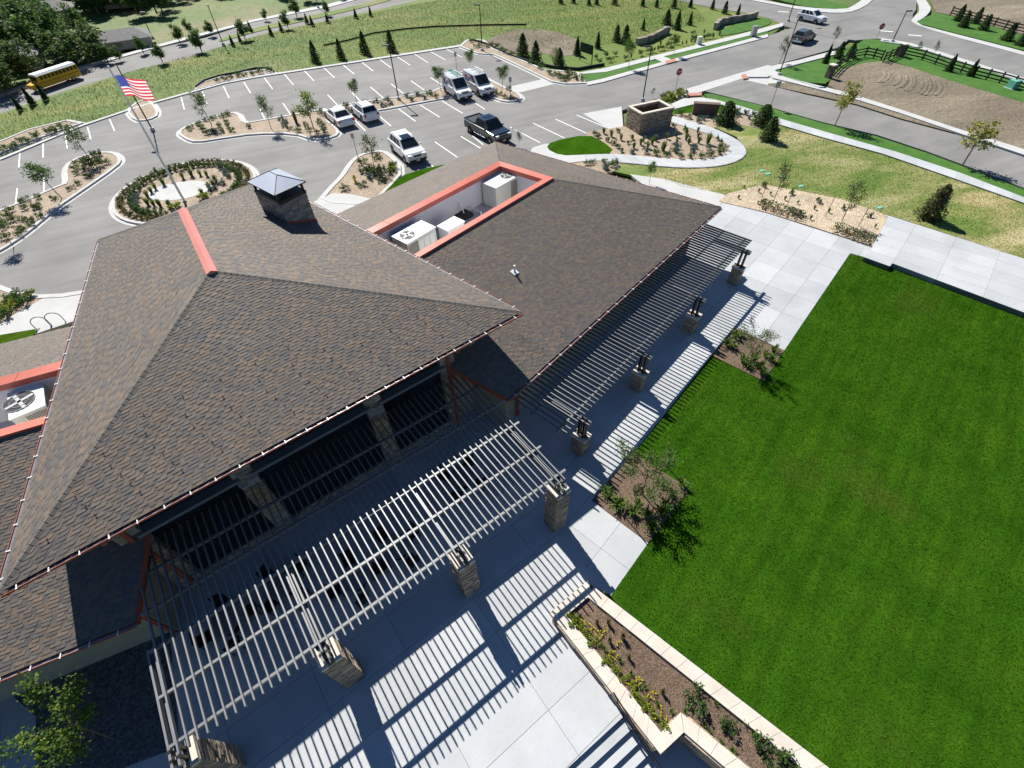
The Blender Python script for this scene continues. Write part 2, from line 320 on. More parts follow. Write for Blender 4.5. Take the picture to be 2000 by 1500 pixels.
# strip between the drive and the field: verge grass and footpath
sheet('verge', [(1126, 146), (1140, 141), (1290, 116), (1297, 120), (1250, 137), (1175, 155), (1142, 160), (1130, 155)], .08, 'strip_grass')
sheet('verge', [(1296, 108), (1380, 90), (1500, 57), (1500, 66), (1400, 92), (1318, 114), (1303, 115)], .08, 'strip_grass')
sheet('verge', [(1400, 62), (1450, 42), (1480, 34), (1510, 38), (1500, 50), (1440, 65), (1405, 70)], .05, 'strip_grass', smooth=1)
sheet('sidewalk', [(1128, 142), (1180, 133), (1300, 103), (1390, 80), (1440, 68), (1500, 52), (1530, 44), (1530, 50), (1500, 60), (1440, 75), (1380, 90), (1296, 110), (1318, 118), (1300, 124), (1280, 115), (1185, 140), (1140, 144)], .12, 'conc')
sheet('kerb_strip', [(1145, 160), (1175, 154), (1300, 119), (1500, 66), (1500, 72), (1300, 125), (1178, 160), (1148, 166)], .09, 'kerb')
# drive-crossing band of concrete by the branch road
sheet('crossing', [(1305, 184), (1345, 172), (1440, 144), (1500, 127), (1520, 132), (1460, 150), (1380, 176), (1325, 192)], .03, 'conc')
sheet('brick_pad', [(1341, 182), (1371, 180), (1371, 186), (1345, 187)], .135, 'brick_paving'); sheet('brick_pad', [(1299, 119), (1318, 114), (1322, 119), (1302, 124)], .135, 'brick_paving')
sheet('brick_pad', [(1448, 146), (1456, 144), (1462, 152), (1452, 154)], .135, 'brick_paving')
sheet('crossing', [(1438, 152), (1520, 124), (1570, 158), (1500, 172)], -.012, 'conc', .15)
sheet('walkway', [(1230, 340), (1300, 350), (1345, 362), (1422, 382), (1404, 402), (1300, 395)], .035, 'conc')
sheet('driveway', [(1000, 168), (1062, 154), (1088, 163), (1035, 176), (1000, 184)], .02, 'conc')
# green strip and footpath along the branch road
sheet('verge', [(1375, 183), (1390, 183), (1500, 209), (1605, 240), (1712, 266), (1812, 299), (1925, 342), (2000, 370), (2400, 525), (2400, 560), (2000, 388), (1875, 340), (1750, 300), (1650, 271), (1515, 232), (1440, 205), (1385, 193)], .08, 'strip_grass')
sheet('sidewalk', [(1310, 203), (1335, 192), (1370, 190), (1400, 195), (1450, 208), (1515, 229), (1650, 268), (1750, 296), (1875, 337), (2000, 385), (2300, 500), (2300, 512), (2000, 396), (1875, 352), (1725, 300), (1600, 266), (1520, 242), (1450, 221), (1410, 204), (1360, 202), (1320, 212)], .12, 'conc')
# dry lawn east of the building
sheet('dry_lawn', [(1180, 330), (1215, 318), (1330, 330), (1445, 312), (1458, 290), (1440, 268), (1390, 246), (1395, 232), (1440, 222), (1520, 242), (1600, 266), (1725, 300), (1875, 352), (2000, 396), (2300, 512), (2300, 620), (2000, 505), (1736, 420), (1640, 390), (1550, 372), (1420, 380), (1330, 365)], .03, 'dry_lawn_grass')
# lawn wedge and gravel round the refuse enclosure
sheet('lawn', [(1318, 212), (1360, 204), (1415, 200), (1440, 208), (1440, 222), (1350, 226), (1316, 224)], .05, 'lawn_grass')
sheet('planting_bed', [(1312, 224), (1355, 220), (1440, 222), (1500, 240), (1495, 252), (1420, 240), (1402, 246), (1392, 252), (1350, 240)], .055, 'gravel')
sheet('planting_bed', [(1145, 258), (1210, 248), (1308, 236), (1345, 249), (1390, 263), (1418, 277), (1426, 290), (1416, 303), (1395, 311), (1350, 314), (1275, 309), (1200, 302), (1150, 290)], .05, 'gravel')
sheet('concrete_pad', [(1138, 222), (1214, 208), (1218, 256), (1192, 253)], .03, 'conc')
sheet('lawn', [(1065, 291), (1076, 276), (1147, 262), (1178, 276), (1203, 298), (1150, 303), (1093, 306)], .07, 'lawn_grass', smooth=1)
sheet('walkway', [(1028, 292), (1076, 277), (1066, 290), (1095, 304), (1140, 302), (1200, 300), (1275, 307), (1350, 312), (1395, 309), (1415, 302), (1425, 290), (1417, 277), (1388, 263), (1343, 249), (1305, 236), (1312, 225), (1352, 237), (1392, 249), (1427, 265), (1450, 280), (1460, 297), (1446, 313), (1410, 324), (1360, 328), (1300, 326), (1215, 317), (1150, 313), (1100, 320), (1060, 310)], .10, 'conc', smooth=1)
sheet('planting_bed', [(1110, 312), (1150, 312), (1213, 317), (1210, 326), (1195, 336), (1150, 345), (1110, 330)], .06, 'gravel')
# car park islands and beds
island('planting_island', [(352, 260), (370, 247), (437, 226), (462, 222), (474, 244), (500, 240), (560, 229), (625, 218), (675, 206), (775, 193), (868, 178), (884, 148), (905, 142), (932, 146), (975, 170), (1005, 182), (1017, 192), (1010, 198), (985, 199), (968, 192), (958, 180), (870, 192), (800, 205), (735, 217), (640, 231), (634, 236), (655, 253), (659, 264), (640, 271), (615, 273), (578, 261), (500, 261), (437, 270), (385, 278), (366, 271)])
island('planting_island', [(145, 315), (180, 302), (217, 300), (234, 313), (227, 326), (147, 381), (110, 406), (75, 436), (40, 464), (0, 490), (-70, 525), (-70, 445), (0, 415), (60, 392), (120, 365), (137, 360), (133, 330)])
island('planting_island', [(252, 217), (268, 236), (290, 235), (308, 226), (297, 205), (280, 195)])
island('planting_island', [(630, 395), (650, 370), (675, 345), (690, 320), (705, 306), (735, 298), (752, 301), (786, 334), (752, 372), (720, 400)])
sheet('lawn', [(735, 392), (755, 366), (790, 341), (830, 329), (862, 322), (900, 318), (860, 360), (760, 400)], .13, 'lawn_grass')
sheet('walkway', [(604, 398), (650, 377), (690, 380), (730, 389), (770, 400), (670, 440)], .12, 'conc')
island('planting_bed', [(902, 92), (935, 105), (967, 107), (1000, 122), (1080, 160), (1105, 164), (1140, 163), (1126, 144), (1060, 138), (1000, 113), (960, 97), (940, 80), (915, 80)], smooth=0)
island('planting_bed', [(-60, 330), (0, 300), (62, 275), (125, 253), (155, 243), (130, 238), (60, 255), (0, 280), (-60, 310)], smooth=0)
island('planting_bed', [(384, 176), (437, 161), (500, 149), (530, 143), (515, 138), (450, 147), (400, 162)], smooth=0)
sheet('kerb_strip', [(0, 312), (160, 246), (252, 215), (300, 201), (437, 163), (500, 151), (705, 120), (902, 90), (900, 87), (705, 117), (500, 148), (437, 160), (300, 198), (252, 212), (160, 243), (0, 308)], .1, 'kerb')
RC = Vector((-26.9, 42.2)); RR = 6.6
def circ(c, r, n=40, sx=1): return [Vector((c.x + r * math.cos(2 * math.pi * i / n), c.y + r * math.sin(2 * math.pi * i / n))) for i in range(n)]
_q = [G(215, 420).xy, G(400, 312).xy, G(508, 352).xy]
def circ3(a, b, c):
    d = 2 * (a.x * (b.y - c.y) + b.x * (c.y - a.y) + c.x * (a.y - b.y))
    ux = (a.dot(a) * (b.y - c.y) + b.dot(b) * (c.y - a.y) + c.dot(c) * (a.y - b.y)) / d
    uy = (a.dot(a) * (c.x - b.x) + b.dot(b) * (a.x - c.x) + c.dot(c) * (b.x - a.x)) / d
    o = Vector((ux, uy)); return o, (a - o).length
RC, RR = circ3(*_q)
rb = tag(MB().prism(circ(RC, RR - .55), -.1, .09).build('planting_island', MT['gravel']), kind='structure')
kb = MB(); ring(kb, circ(RC, RR - .55), circ(RC, RR - .3), .14, -.05); kb.build('kerb', MT['kerb'], rb); kb = MB(); ring(kb, circ(RC, RR - .3), circ(RC, RR), .012, -.05); kb.build('gutter_pan', MT['conc'], rb)
FP = G(362, 396)
fpc = G(352, 374).xy
tag(MB().prism([fpc + Vector((math.cos(a) * 2.6 * .97 - math.sin(a) * 1.5 * .6, math.cos(a) * 2.6 * .3 + math.sin(a) * 1.6)) for a in [2 * math.pi * i / 28 for i in range(28)]], .0, .11).build('concrete_pad', MT['conc']), kind='structure')
# beds at the left of the entrance
sheet('planting_bed', [(-60, 560), (0, 566), (40, 578), (92, 578), (40, 612), (0, 630), (-60, 650)], .09, 'gravel')
sheet('kerb_strip', [(-60, 548), (0, 556), (32, 568), (75, 575), (120, 573), (165, 566), (165, 573), (120, 580), (75, 582), (30, 577), (0, 566), (-60, 560)], .13, 'kerb')
sheet('walkway', [(92, 578), (165, 570), (150, 625), (60, 655), (0, 672), (-60, 690), (-60, 650), (0, 630)], .10, 'conc')
sheet('lawn', [(-60, 665), (0, 654), (78, 641), (60, 660), (0, 674), (-60, 690)], .12, 'lawn_grass')
# building side: patio, beds, main lawn
sheet('patio_base', [(1350, 372), (1405, 394), (1500, 417), (1703, 482), (1688, 502), (1660, 494), (1532, 684), (1436, 642), (1390, 694), (1238, 886), (1266, 1060), (1192, 1164), (1150, 1140), (1078, 1198), (1205, 1365), (1215, 1400), (990, 1610), (-150, 1610), (-150, 1350), (300, 1100), (600, 850), (950, 700), (1200, 500)], -.03, 'joint', .3)
sheet('lawn', [(1192, 1164), (1266, 1060), (1238, 886), (1390, 694), (1436, 642), (1532, 684), (1662, 494), (1743, 518), (2000, 612), (2700, 880), (2700, 2200), (1800, 1640), (1620, 1500), (1500, 1407), (1325, 1272), (1160, 1144)], .015, 'lawn_grass', .2)
sheet('planting_bed', [(1156, 977), (1236, 884), (1347, 955), (1266, 1060)], .05, 'mulch'); sheet('planting_bed', [(1390, 694), (1436, 640), (1532, 684), (1492, 744)], .05, 'mulch')
sheet('planting_bed', [(1404, 393), (1420, 378), (1490, 360), (1560, 372), (1640, 388), (1736, 421), (1722, 450), (1704, 480), (1500, 415)], .06, 'rock_mulch', .15)
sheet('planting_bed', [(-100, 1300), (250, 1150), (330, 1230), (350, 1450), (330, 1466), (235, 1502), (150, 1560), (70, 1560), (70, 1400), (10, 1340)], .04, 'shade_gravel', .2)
# ---- concrete slabs
def clip(poly, a, b):
    out = []; n = Vector((-(b - a).y, (b - a).x))
    for i in range(len(poly)):
        p, q = poly[i], poly[(i + 1) % len(poly)]; dp, dq = n.dot(p - a), n.dot(q - a)
        if dp >= 0: out.append(p)
        if (dp >= 0) != (dq >= 0): out.append(p + (q - p) * (dp / (dp - dq)))
    return out
def area(P): return abs(sum(P[i].x * P[(i + 1) % len(P)].y - P[(i + 1) % len(P)].x * P[i].y for i in range(len(P)))) / 2
def slabs(base_name, px, ang, du, dv, z, o=None, parent=None, gap=.006, th=.12, world=False, mat='slab'):
    P = px if world else pp(px, z); u = Vector((math.cos(ang), math.sin(ang))); v = Vector((-u.y, u.x)); o = o or P[0]
    if parent is None: parent = tag(MB().prism(P, z - th - .1, z - .03).build(base_name, MT['joint']), kind='structure')
    us = [(p - o).dot(u) for p in P]; vs = [(p - o).dot(v) for p in P]
    for i in range(math.floor(min(us) / du), math.ceil(max(us) / du)):
        for j in range(math.floor(min(vs) / dv), math.ceil(max(vs) / dv)):
            c = [o + u * (i * du + gap) + v * (j * dv + gap), o + u * ((i + 1) * du - gap) + v * (j * dv + gap), o + u * ((i + 1) * du - gap) + v * ((j + 1) * dv - gap), o + u * (i * du + gap) + v * ((j + 1) * dv - gap)]
            Q = P
            for k in range(4):
                if len(Q) < 3: break
                Q = clip(Q, c[k], c[(k + 1) % 4])
            if len(Q) < 3 or area(Q) < .02: continue
            cen = sum((q for q in Q), Vector((0, 0))) / len(Q)
            w = PX((cen.x, cen.y, z))
            if w is None or not (-260 < w[0] < 2260 and -200 < w[1] < 1800): continue
            MB().prism(Q, z - th, z).build('slab', MT[mat], parent)
    return parent
AM = math.radians(35.3); AW = math.radians(47.3)
slabs('patio', [(600, 850), (900, 760), (1000, 900), (1088, 1046), (1193, 1164), (1150, 1140), (1078, 1198), (1205, 1365), (1217, 1400), (990, 1610), (235, 1610), (235, 1502), (330, 1464), (350, 1450), (330, 1230), (300, 1100)], AM, 3.05, 1.55, .02, G(925, 1169).xy)
slabs('patio', [(900, 760), (1050, 640), (1200, 500), (1350, 372), (1405, 394), (1500, 417), (1703, 482), (1688, 502), (1660, 495), (1532, 684), (1436, 640), (1390, 694), (1238, 884), (1156, 977), (1266, 1060), (1193, 1164), (1088, 1046), (1000, 900)], AW, 2.2, 1.75, .02, G(1591, 447).xy)
slabs('walkway', [(1704, 481), (1736, 421), (2000, 505), (2400, 640), (2400, 790), (2000, 610), (1743, 514), (1738, 520), (1688, 502)], AW - math.pi / 2, 2.6, 1.35, .34, G(1743, 514).xy, th=.42)
slabs('sidewalk', [(-100, 1345), (10, 1345), (70, 1400), (72, 1560), (-100, 1560)], AM, 1.5, 1.5, .02)
# ---- parking bay lines
LOT = bpy.data.objects['parking_lot']
def stripe(a, b, w=.11, z=.006):
    a = G(*a, z); b = G(*b, z); d = (b - a).normalized(); n = Vector((-d.y, d.x, 0)) * (w / 2); MB().face([a - n, b - n, b + n, a + n]).build('parking_line', MT['paint'], LOT)
r2 = lambda l: [((500 + a / 4, b / 4), (500 + c / 4, d / 4)) for a, b, c, d in l]
r1 = lambda l: [((a / 4, b / 4), (c / 4, d / 4)) for a, b, c, d in l]
r3 = lambda l: [((1000 + a / 4, b / 4), (1000 + c / 4, d / 4)) for a, b, c, d in l]
for a, b in r2([(65, 608, 130, 695), (222, 580, 292, 662), (378, 553, 453, 632), (530, 530, 612, 605), (677, 505, 767, 578), (822, 482, 915, 555), (962, 460, 1057, 530), (1098, 440, 1205, 510), (1235, 420, 1345, 490), (1362, 402, 1480, 468), (1490, 385, 1610, 447),
    (30, 850, 82, 955), (210, 805, 283, 915), (385, 770, 470, 878), (560, 740, 655, 840), (735, 708, 835, 810), (895, 680, 1010, 778), (1055, 655, 1165, 740), (1210, 630, 1335, 718), (1362, 605, 1480, 680),
    (750, 915, 855, 1022), (945, 890, 1055, 985), (1110, 848, 1247, 948), (1280, 818, 1435, 915), (1455, 790, 1615, 885), (1640, 760, 1788, 853), (1600, 1065, 1790, 1180), (1397, 1107, 1572, 1228), (1985, 992, 2060, 1035), (1690, 1060, 1775, 1130), (1335, 1265, 1440, 1345)]) + \
    r3([(0, 1000, 220, 1115), (165, 962, 410, 1078), (340, 930, 585, 1042), (505, 898, 765, 1008)]) + \
    r1([(1905, 640, 1958, 728), (1745, 672, 1790, 766), (1582, 715, 1618, 810), (1415, 758, 1440, 855), (855, 930, 895, 1022), (683, 990, 710, 1088), (508, 1055, 527, 1160), (337, 1120, 337, 1230), (155, 1190, 147, 1308), (343, 1380, 343, 1500), (135, 1470, 120, 1610)]):
    stripe(a, b)
# ---- road arrows and far lane marks
for x, y in ((1732, 61), (1787, 69), (1530, 23), (1850, 110), (1878, 160)): MB().box(G(x, y, .026), (1.6, .35, .004), -.45).build('road_marking', MT['paint'], bpy.data.objects['road'])
def strip_slabs(parent, up, lo, n, z):
    def resample(L, m):
        P = [G(*p, z).xy for p in L]; d = [0]
        for a, b in zip(P, P[1:]): d.append(d[-1] + (b - a).length)
        out = []
        for k in range(m + 1):
            t = d[-1] * k / m; i = max(j for j in range(len(d) - 1) if d[j] <= t + 1e-9); out.append(P[i].lerp(P[i + 1], (t - d[i]) / (d[i + 1] - d[i])))
        return out
    A, B = resample(up, n), resample(lo, n)
    for k in range(n):
        e = .012 / max(.3, (A[k + 1] - A[k]).length); Q = [A[k].lerp(A[k + 1], e), A[k].lerp(A[k + 1], 1 - e), B[k].lerp(B[k + 1], 1 - e), B[k].lerp(B[k + 1], e)]
        MB().prism(Q, z - .05, z).build('slab', MT['slab'], parent)
walk_b = [o for o in bpy.data.objects if o.name.startswith('sidewalk')]
strip_slabs(walk_b[-2], [(1400, 195), (1450, 208), (1515, 229), (1650, 268), (1750, 296), (1875, 337), (2000, 385), (2100, 423)], [(1410, 204), (1450, 221), (1520, 242), (1600, 266), (1725, 300), (1875, 352), (2000, 396), (2100, 434)], 30, .135)
strip_slabs([o for o in bpy.data.objects if o.name.startswith('walkway')][1], [(1316, 226), (1352, 238), (1392, 250), (1427, 266), (1449, 280), (1458, 297), (1445, 312), (1410, 323), (1360, 327), (1300, 325), (1215, 316), (1150, 312)], [(1306, 235), (1344, 248), (1388, 262), (1417, 276), (1426, 290), (1416, 303), (1395, 310), (1350, 313), (1275, 308), (1200, 301), (1140, 303)], 26, .115)
# steps down beside the raised planter
st0, st1 = G(1217, 1400, .02), G(1050, 1552, .02); sdv = (st1 - st0).normalized(); snv = Vector((-sdv.y, sdv.x, 0))
if snv.dot(G(1290, 1490) - st0) < 0: snv = -snv
stp = tag(MB().box(st0 + sdv * 4 + snv * 4 - Vector((0, 0, .95)), (12, 8, .4), math.atan2(sdv.y, sdv.x)).build('lower_patio', MT['joint']), kind='structure')
for k in range(4):
    a = st0 + snv * (.42 * k + .21) + Vector((0, 0, -.16 * (k + 1) - .09))
    if k < 3: MB().box(a + sdv * 3.2, (7.2, .42, .2), math.atan2(sdv.y, sdv.x)).build('stair_tread', MT['slab'], stp)
lp0 = st0 + snv * 1.26
slabs('lower_patio', [(lp0 - sdv * 1.2).xy, (lp0 + sdv * 6).xy, (lp0 + sdv * 6 + snv * 5).xy, (lp0 - sdv * 4.5 + snv * 5).xy, (lp0 - sdv * 4.5 + snv * .6).xy], math.atan2(sdv.y, sdv.x), 2.4, 1.6, -.62, lp0.xy, parent=stp, world=True)
# ================================================================ clubhouse
ZE, ZR, ZW, ZP = 6.4, 9.05, 3.5, 6.25
club = thing('clubhouse', 'large clubhouse with brown shingled hip roofs, stone chimney and orange-trimmed roof wells', 'building', G(700, 900).xy.to_3d())
club_inv = Matrix.Translation(-club.location)
def cpart(name, mb, m, parent=None, smooth=False):
    """part of the clubhouse given in world coordinates"""
    o = mb.build(name, m, parent or club, smooth)
    o.matrix_parent_inverse = club_inv if parent is None else Matrix.Identity(4)
    return o
FL, FR, BR, BL = [G(*p, ZE) for p in ((-2, 1158), (1018, 609), (517, 349), (194, 468))]
RF1, RB1 = G(412, 529, ZR), G(357, 411, ZR)
E0, E1, E2 = G(992, 779, ZW), G(1408, 405, ZW), G(967, 277, ZW)
uW = (E1 - E0).normalized(); nW = Vector((-uW.y, uW.x, 0))
E3 = G(665, 415, ZW); E3 = E2 + (E3 - E2) * 1.35
P1, P2 = G(1080, 350, ZP), G(975, 318, ZP)
uP = ((P1 - G(822, 504, ZP)).normalized() + (P2 - G(720, 450, ZP)).normalized()).normalized()
P0 = P1 - uP * 15.5; P3 = P2 - uP * 15.5
E00 = E0 + nW * 0.0
# left wing (mirror arrangement)
L0, L1 = G(0, 1322, ZW), G(265, 1216, ZW); uL = (L1 - L0).normalized(); nL = Vector((-uL.y, uL.x, 0)); LL0 = L0 - uL * 14; LL1 = L1
LP1 = L1 + nL * 7.4 + Vector((0, 0, ZP - ZW)) + uL * 2; LP0 = LP1 - uL * 16
LB1 = L1 + nL * 17.8 + uL * 2; LB0 = LB1 - uL * 16; LQ1 = LB1 - nL * 7.0 + Vector((0, 0, ZP - ZW)); LQ0 = LQ1 - uL * 16
# ---- shingles -----------------------------------------------------------
SHC = [(.128, .116, .100), (.142, .122, .098), (.116, .108, .096), (.100, .101, .098), (.162, .132, .104), (.126, .120, .108), (.094, .097, .099), (.150, .126, .100), (.122, .118, .104), (.100, .100, .098)]
shingles = []
def shingle_patch(e0, e1, t0, t1, expo=.127, tab=.26, skip=None):
    slope = max(((t0 + t1) / 2 - (e0 + e1) / 2).length, ((t0 - e0).length + (t1 - e1).length) / 2 * 0)
    n = max(2, int(round(slope / expo)))
    nrm = (e1 - e0).cross((t0 + t1) / 2 - (e0 + e1) / 2).normalized()
    if nrm.z < 0: nrm = -nrm
    for i in range(n):
        a0, a1 = e0.lerp(t0, i / n), e1.lerp(t1, i / n); b0, b1 = e0.lerp(t0, min(1, (i + 1.12) / n)), e1.lerp(t1, min(1, (i + 1.12) / n))
        L = (a1 - a0).length
        if L < .1: continue
        x = -random.random() * tab
        thick = random.random() < .5
        while x < L:
            thick = not thick; w = tab * (random.uniform(.75, 1.25) if thick else random.uniform(.35, .75)); s0, s1 = max(0, x) / L, min(L, x + w) / L
            x += w
            if (s1 - s0) * L < .02: continue
            h = random.uniform(.015, .0185) if thick else random.uniform(.004, .008); c = random.choice(SHC); k = random.uniform(.93, 1.07); c = (c[0] * 1.06, c[1] * .965, c[2] * .925)
            e_ = .0015 / L; p = [a0.lerp(a1, s0 + e_), a0.lerp(a1, s1 - e_), b0.lerp(b1, s1 - e_), b0.lerp(b1, s0 + e_)]
            if skip and skip((p[0] + p[2]) / 2): continue
            top = [p[0] + nrm * h, p[1] + nrm * h, p[2] + nrm * .004, p[3] + nrm * .004]
            shingles.append((top + [p[0], p[1]], tuple(q * k for q in c), nrm))
def deck(vs, dz=-.16): return [Vector(v) + Vector((0, 0, dz)) for v in vs]
dk = MB()
def ruled(dk, e0, e1, t1, t0, n=12):
    for i in range(n): dk.face(deck([e0.lerp(t0, i / n), e1.lerp(t1, i / n), e1.lerp(t1, (i + 1) / n), e0.lerp(t0, (i + 1) / n)], -.06))
dk.face(deck([FL, FR, RF1], -.05)); dk.face(deck([BR, BL, RB1], -.05)); ruled(dk, FR, BR, RB1, RF1); ruled(dk, BL, FL, RF1, RB1)
main_roof = cpart('main_roof', dk, MT['roof_deck'])
dk = MB()
for q in ([E0, E1, P1, P0], [E1, E2, P2, P1], [E2, E3, P3, P2]): dk.face(deck(q))
wing_roof = cpart('wing_roof', dk, MT['roof_deck']); tag(wing_roof, 'lower wing roof with an orange-rimmed equipment well')
dk = MB()
for q in ([LL0, LL1, LP1, LP0], [LB1, LB0, LQ0, LQ1]): dk.face(deck(q))
lwing_roof = cpart('wing_roof', dk, MT['roof_deck'])
shingle_patch(FL, FR, RF1, RF1); shingle_patch(FR, BR, RF1, RB1); shingle_patch(BR, BL, RB1, RB1); shingle_patch(BL, FL, RB1, RF1)
inmain = lambda p: False
shingle_patch(E0, E1, P0, P1); shingle_patch(E1, E2, P1, P2); shingle_patch(E2, E3, P2, P3)
shingle_patch(LL0, LL1, LP0, LP1); shingle_patch(LB1, LB0, LQ1, LQ0)
SHF = [[0, 1, 2, 3], [4, 5, 1, 0]]
def vis_area(vs, nrm):
    c = sum((Vector(v) for v in vs[:4]), Vector()) / 4; w = PX(c)
    if w is None or not (-10 < w[0] < 2010 and -10 < w[1] < 1510): return 0
    d = (Vector((0, 0, CAM_H)) - c); a = ((vs[1] - vs[0]).cross(vs[3] - vs[0])).length
    return a * max(0, nrm.dot(d)) / d.length ** 3
big = sorted(range(len(shingles)), key=lambda i: -vis_area(shingles[i][0], shingles[i][2]))[:290]; bigs = set(big)
rest = MB()
for i, (vs, c, nrm) in enumerate(shingles):
    if i in bigs: 
        o = MB().add(vs, SHF, c).build('shingle', MT['shingle'], main_roof)
    else: rest.add(vs, SHF, c)
tag(cpart('shingles', rest, MT['shingle']), kind='stuff')
# ---- hip and ridge caps
def caps(a, b, w=.30, ln=.22, parent=None, name='hip_cap', lift=.02, n1=None, n2=None):
    d = (b - a); L = d.length; d.normalize(); n = int(L / ln); mb = MB(); side = d.cross(Vector((0, 0, 1))).normalized()
    for i in range(n):
        p = a + d * (i * ln); q = a + d * min(L, (i + 1.2) * ln); k = random.uniform(.9, 1.1); c = tuple(v * k for v in random.choice(SHC[:4]))
        dn = Vector((0, 0, -.16 * w / .3 * .5)); h0 = Vector((0, 0, lift + .022)); h1 = Vector((0, 0, lift + .004))
        mb.add([p - side * w / 2 + dn + h0, p + h0, p + side * w / 2 + dn + h0, q - side * w / 2 + dn + h1, q + h1, q + side * w / 2 + dn + h1, p - side * w / 2 + dn, p, p + side * w / 2 + dn], [[0, 1, 4, 3], [1, 2, 5, 4], [0, 6, 7, 1], [1, 7, 8, 2]], c)
    return cpart(name, mb, MT['shingle'], parent)
for a, b in ((FL, RF1), (FR, RF1), (BR, RB1), (BL, RB1)): caps(a, b, .34, parent=main_roof)
for a, b in ((E1, P1), (E2, P2)): caps(a, b, .3, parent=wing_roof)
d = (RB1 - RF1).normalized(); s = d.cross(Vector((0, 0, 1))); rc = MB(); up = Vector((0, 0, .09)); dn = Vector((0, 0, .0))
a, b = RF1 - d * .15, RB1 + d * .1
for z in (0,): rc.add([a - s * .2 + dn, a + up, a + s * .2 + dn, b - s * .2 + dn, b + up, b + s * .2 + dn, a - s * .2 - up * .6, a + s * .2 - up * .6, b - s * .2 - up * .6, b + s * .2 - up * .6], [[0, 1, 4, 3], [1, 2, 5, 4], [6, 0, 3, 8], [2, 7, 9, 5], [0, 6, 7, 2, 1], [3, 4, 5, 9, 8]])
cpart('ridge_cap', rc, MT['ridge_metal'], main_roof)
# ---- gutters, fascias, brackets
def gutter(a, b, out, parent, bracket=.78, draw_br=True):
    g1, g2, g3 = MB(), MB(), MB(); w = .11; h = .08; Z = Vector((0, 0, 1))
    o0 = out * .015 - Z * .03
    g1.bar(a + o0 + out * w / 2 - Z * .035, b + o0 + out * w / 2 - Z * .035, w, .012)
    g1.bar(a + o0 + out * .008 - Z * (h / 2 + .045), b + o0 + out * .008 - Z * (h / 2 + .045), .012, h - .02)
    cpart('gutter', g1, MT['gutter'], parent)
    g2.bar(a + o0 + out * (w + .008) - Z * (h / 2 - .01), b + o0 + out * (w + .008) - Z * (h / 2 - .01), .016, h)
    g2.bar(a - out * .05 - Z * .16, b - out * .05 - Z * .16, .03, .24)
    cpart('fascia', g2, MT['fascia'], parent)
    L = (b - a).length; n = int(L / bracket); d = (b - a).normalized()
    for i in range(n):
        p = a + d * ((i + .5) * bracket) + o0
        if PX(p) and -20 < PX(p)[0] < 2020 and -20 < PX(p)[1] < 1520:
            o = link('gutter_bracket', BRK, parent); o.matrix_local = Matrix.Translation(p + out * (w / 2 + .01) + Z * .012) @ Matrix.Rotation(math.atan2(d.y, d.x), 4, 'Z')
bk = MB(); bk.box((0, 0, 0), (.03, .16, .016)); bk.box((0, -.08, .005), (.045, .035, .03)); BRK = bk.mesh('gutter_bracket', MT['white_metal'])
bkh = BRK
def outn(a, b, c):
    d = (b - a).normalized(); n = Vector((d.y, -d.x, 0)); return n if n.dot(c - a) < 0 else -n
cen = (FL + FR + BR + BL) / 4; wc = (E0 + E1 + E2) / 3; lc = (LL0 + LL1 + LB1) / 3
gutter(FL, FR, outn(FL, FR, cen), main_roof)
gutter(BR, FR, outn(BR, FR, cen), main_roof); gutter(FL, BL, outn(FL, BL, cen), main_roof, .9)
gutter(E0, E1, outn(E0, E1, wc), wing_roof, .82); gutter(E1, E2, outn(E1, E2, wc), wing_roof, .82); gutter(LL0, LL1, outn(LL0, LL1, lc), lwing_roof, .8)
# rakes and soffits
sf = MB(); sf.face([v - Vector((0, 0, .2)) for v in (FL, BL, BR, FR)]); cpart('soffit', sf, MT['stucco'], main_roof)
sf = MB(); sf.face([v - Vector((0, 0, .2)) for v in (E0, E3 + nW * 0, E2, E1)]); cpart('soffit', sf, MT['stucco'], wing_roof)
sf = MB(); sf.face([v - Vector((0, 0, .2)) for v in (LL0, LB0, LB1, LL1)]); cpart('soffit', sf, MT['stucco'], lwing_roof)
rk = MB(); rk.bar(E0 - Vector((0, 0, .12)), P0 - Vector((0, 0, .12)), .05, .22); cpart('rake_board', rk, MT['fascia'], wing_roof)
rk = MB(); rk.bar(LL1 - Vector((0, 0, .12)), LP1 - Vector((0, 0, .12)), .05, .22); cpart('rake_board', rk, MT['fascia'], lwing_roof)
# ---- snow guards
sg = MB(); sg.box((0, .02, .006), (.025, .07, .005)); sg.tube((0, -.02, .0), (0, -.02, .035), .01, .009, 6); sg.tube((-.026, -.02, .032), (.026, -.02, .032), .011, .011, 6); SGM = sg.mesh('snow_guard', pm('guard', (.17, .06, .045), .5))
def guards(e0, e1, t0, t1, rows, step, n0, parent):
    s = ((t0 + t1) / 2 - (e0 + e1) / 2); X = (e1 - e0).normalized(); 
    for r, v in enumerate(rows):
        a, b = e0.lerp(t0, v), e1.lerp(t1, v); L = (b - a).length; X = (b - a).normalized(); Y = (t0 + t1) / 2 - (e0 + e1) / 2; Y = (Y - X * Y.dot(X)).normalized(); Z = X.cross(Y)
        x = .5 + (step / 2 if r % 2 else 0)
        while x < L - .3:
            p = a + X * x + Z * .03; w = PX(p)
            if w and 0 < w[0] < 2000 and 0 < w[1] < 1500:
                o = link('snow_guard', SGM, parent); m = Matrix.Identity(4)
                for i in range(3): m[i][0], m[i][1], m[i][2], m[i][3] = X[i], Y[i], Z[i], p[i]
                o.matrix_local = m
            x += step
guards(FL, FR, RF1, RF1, (.10, .155, .21, .265, .33, .42), 1.25, 0, main_roof)
guards(E0, E1, P0, P1, (.09, .15, .21, .30), 1.5, 0, wing_roof)
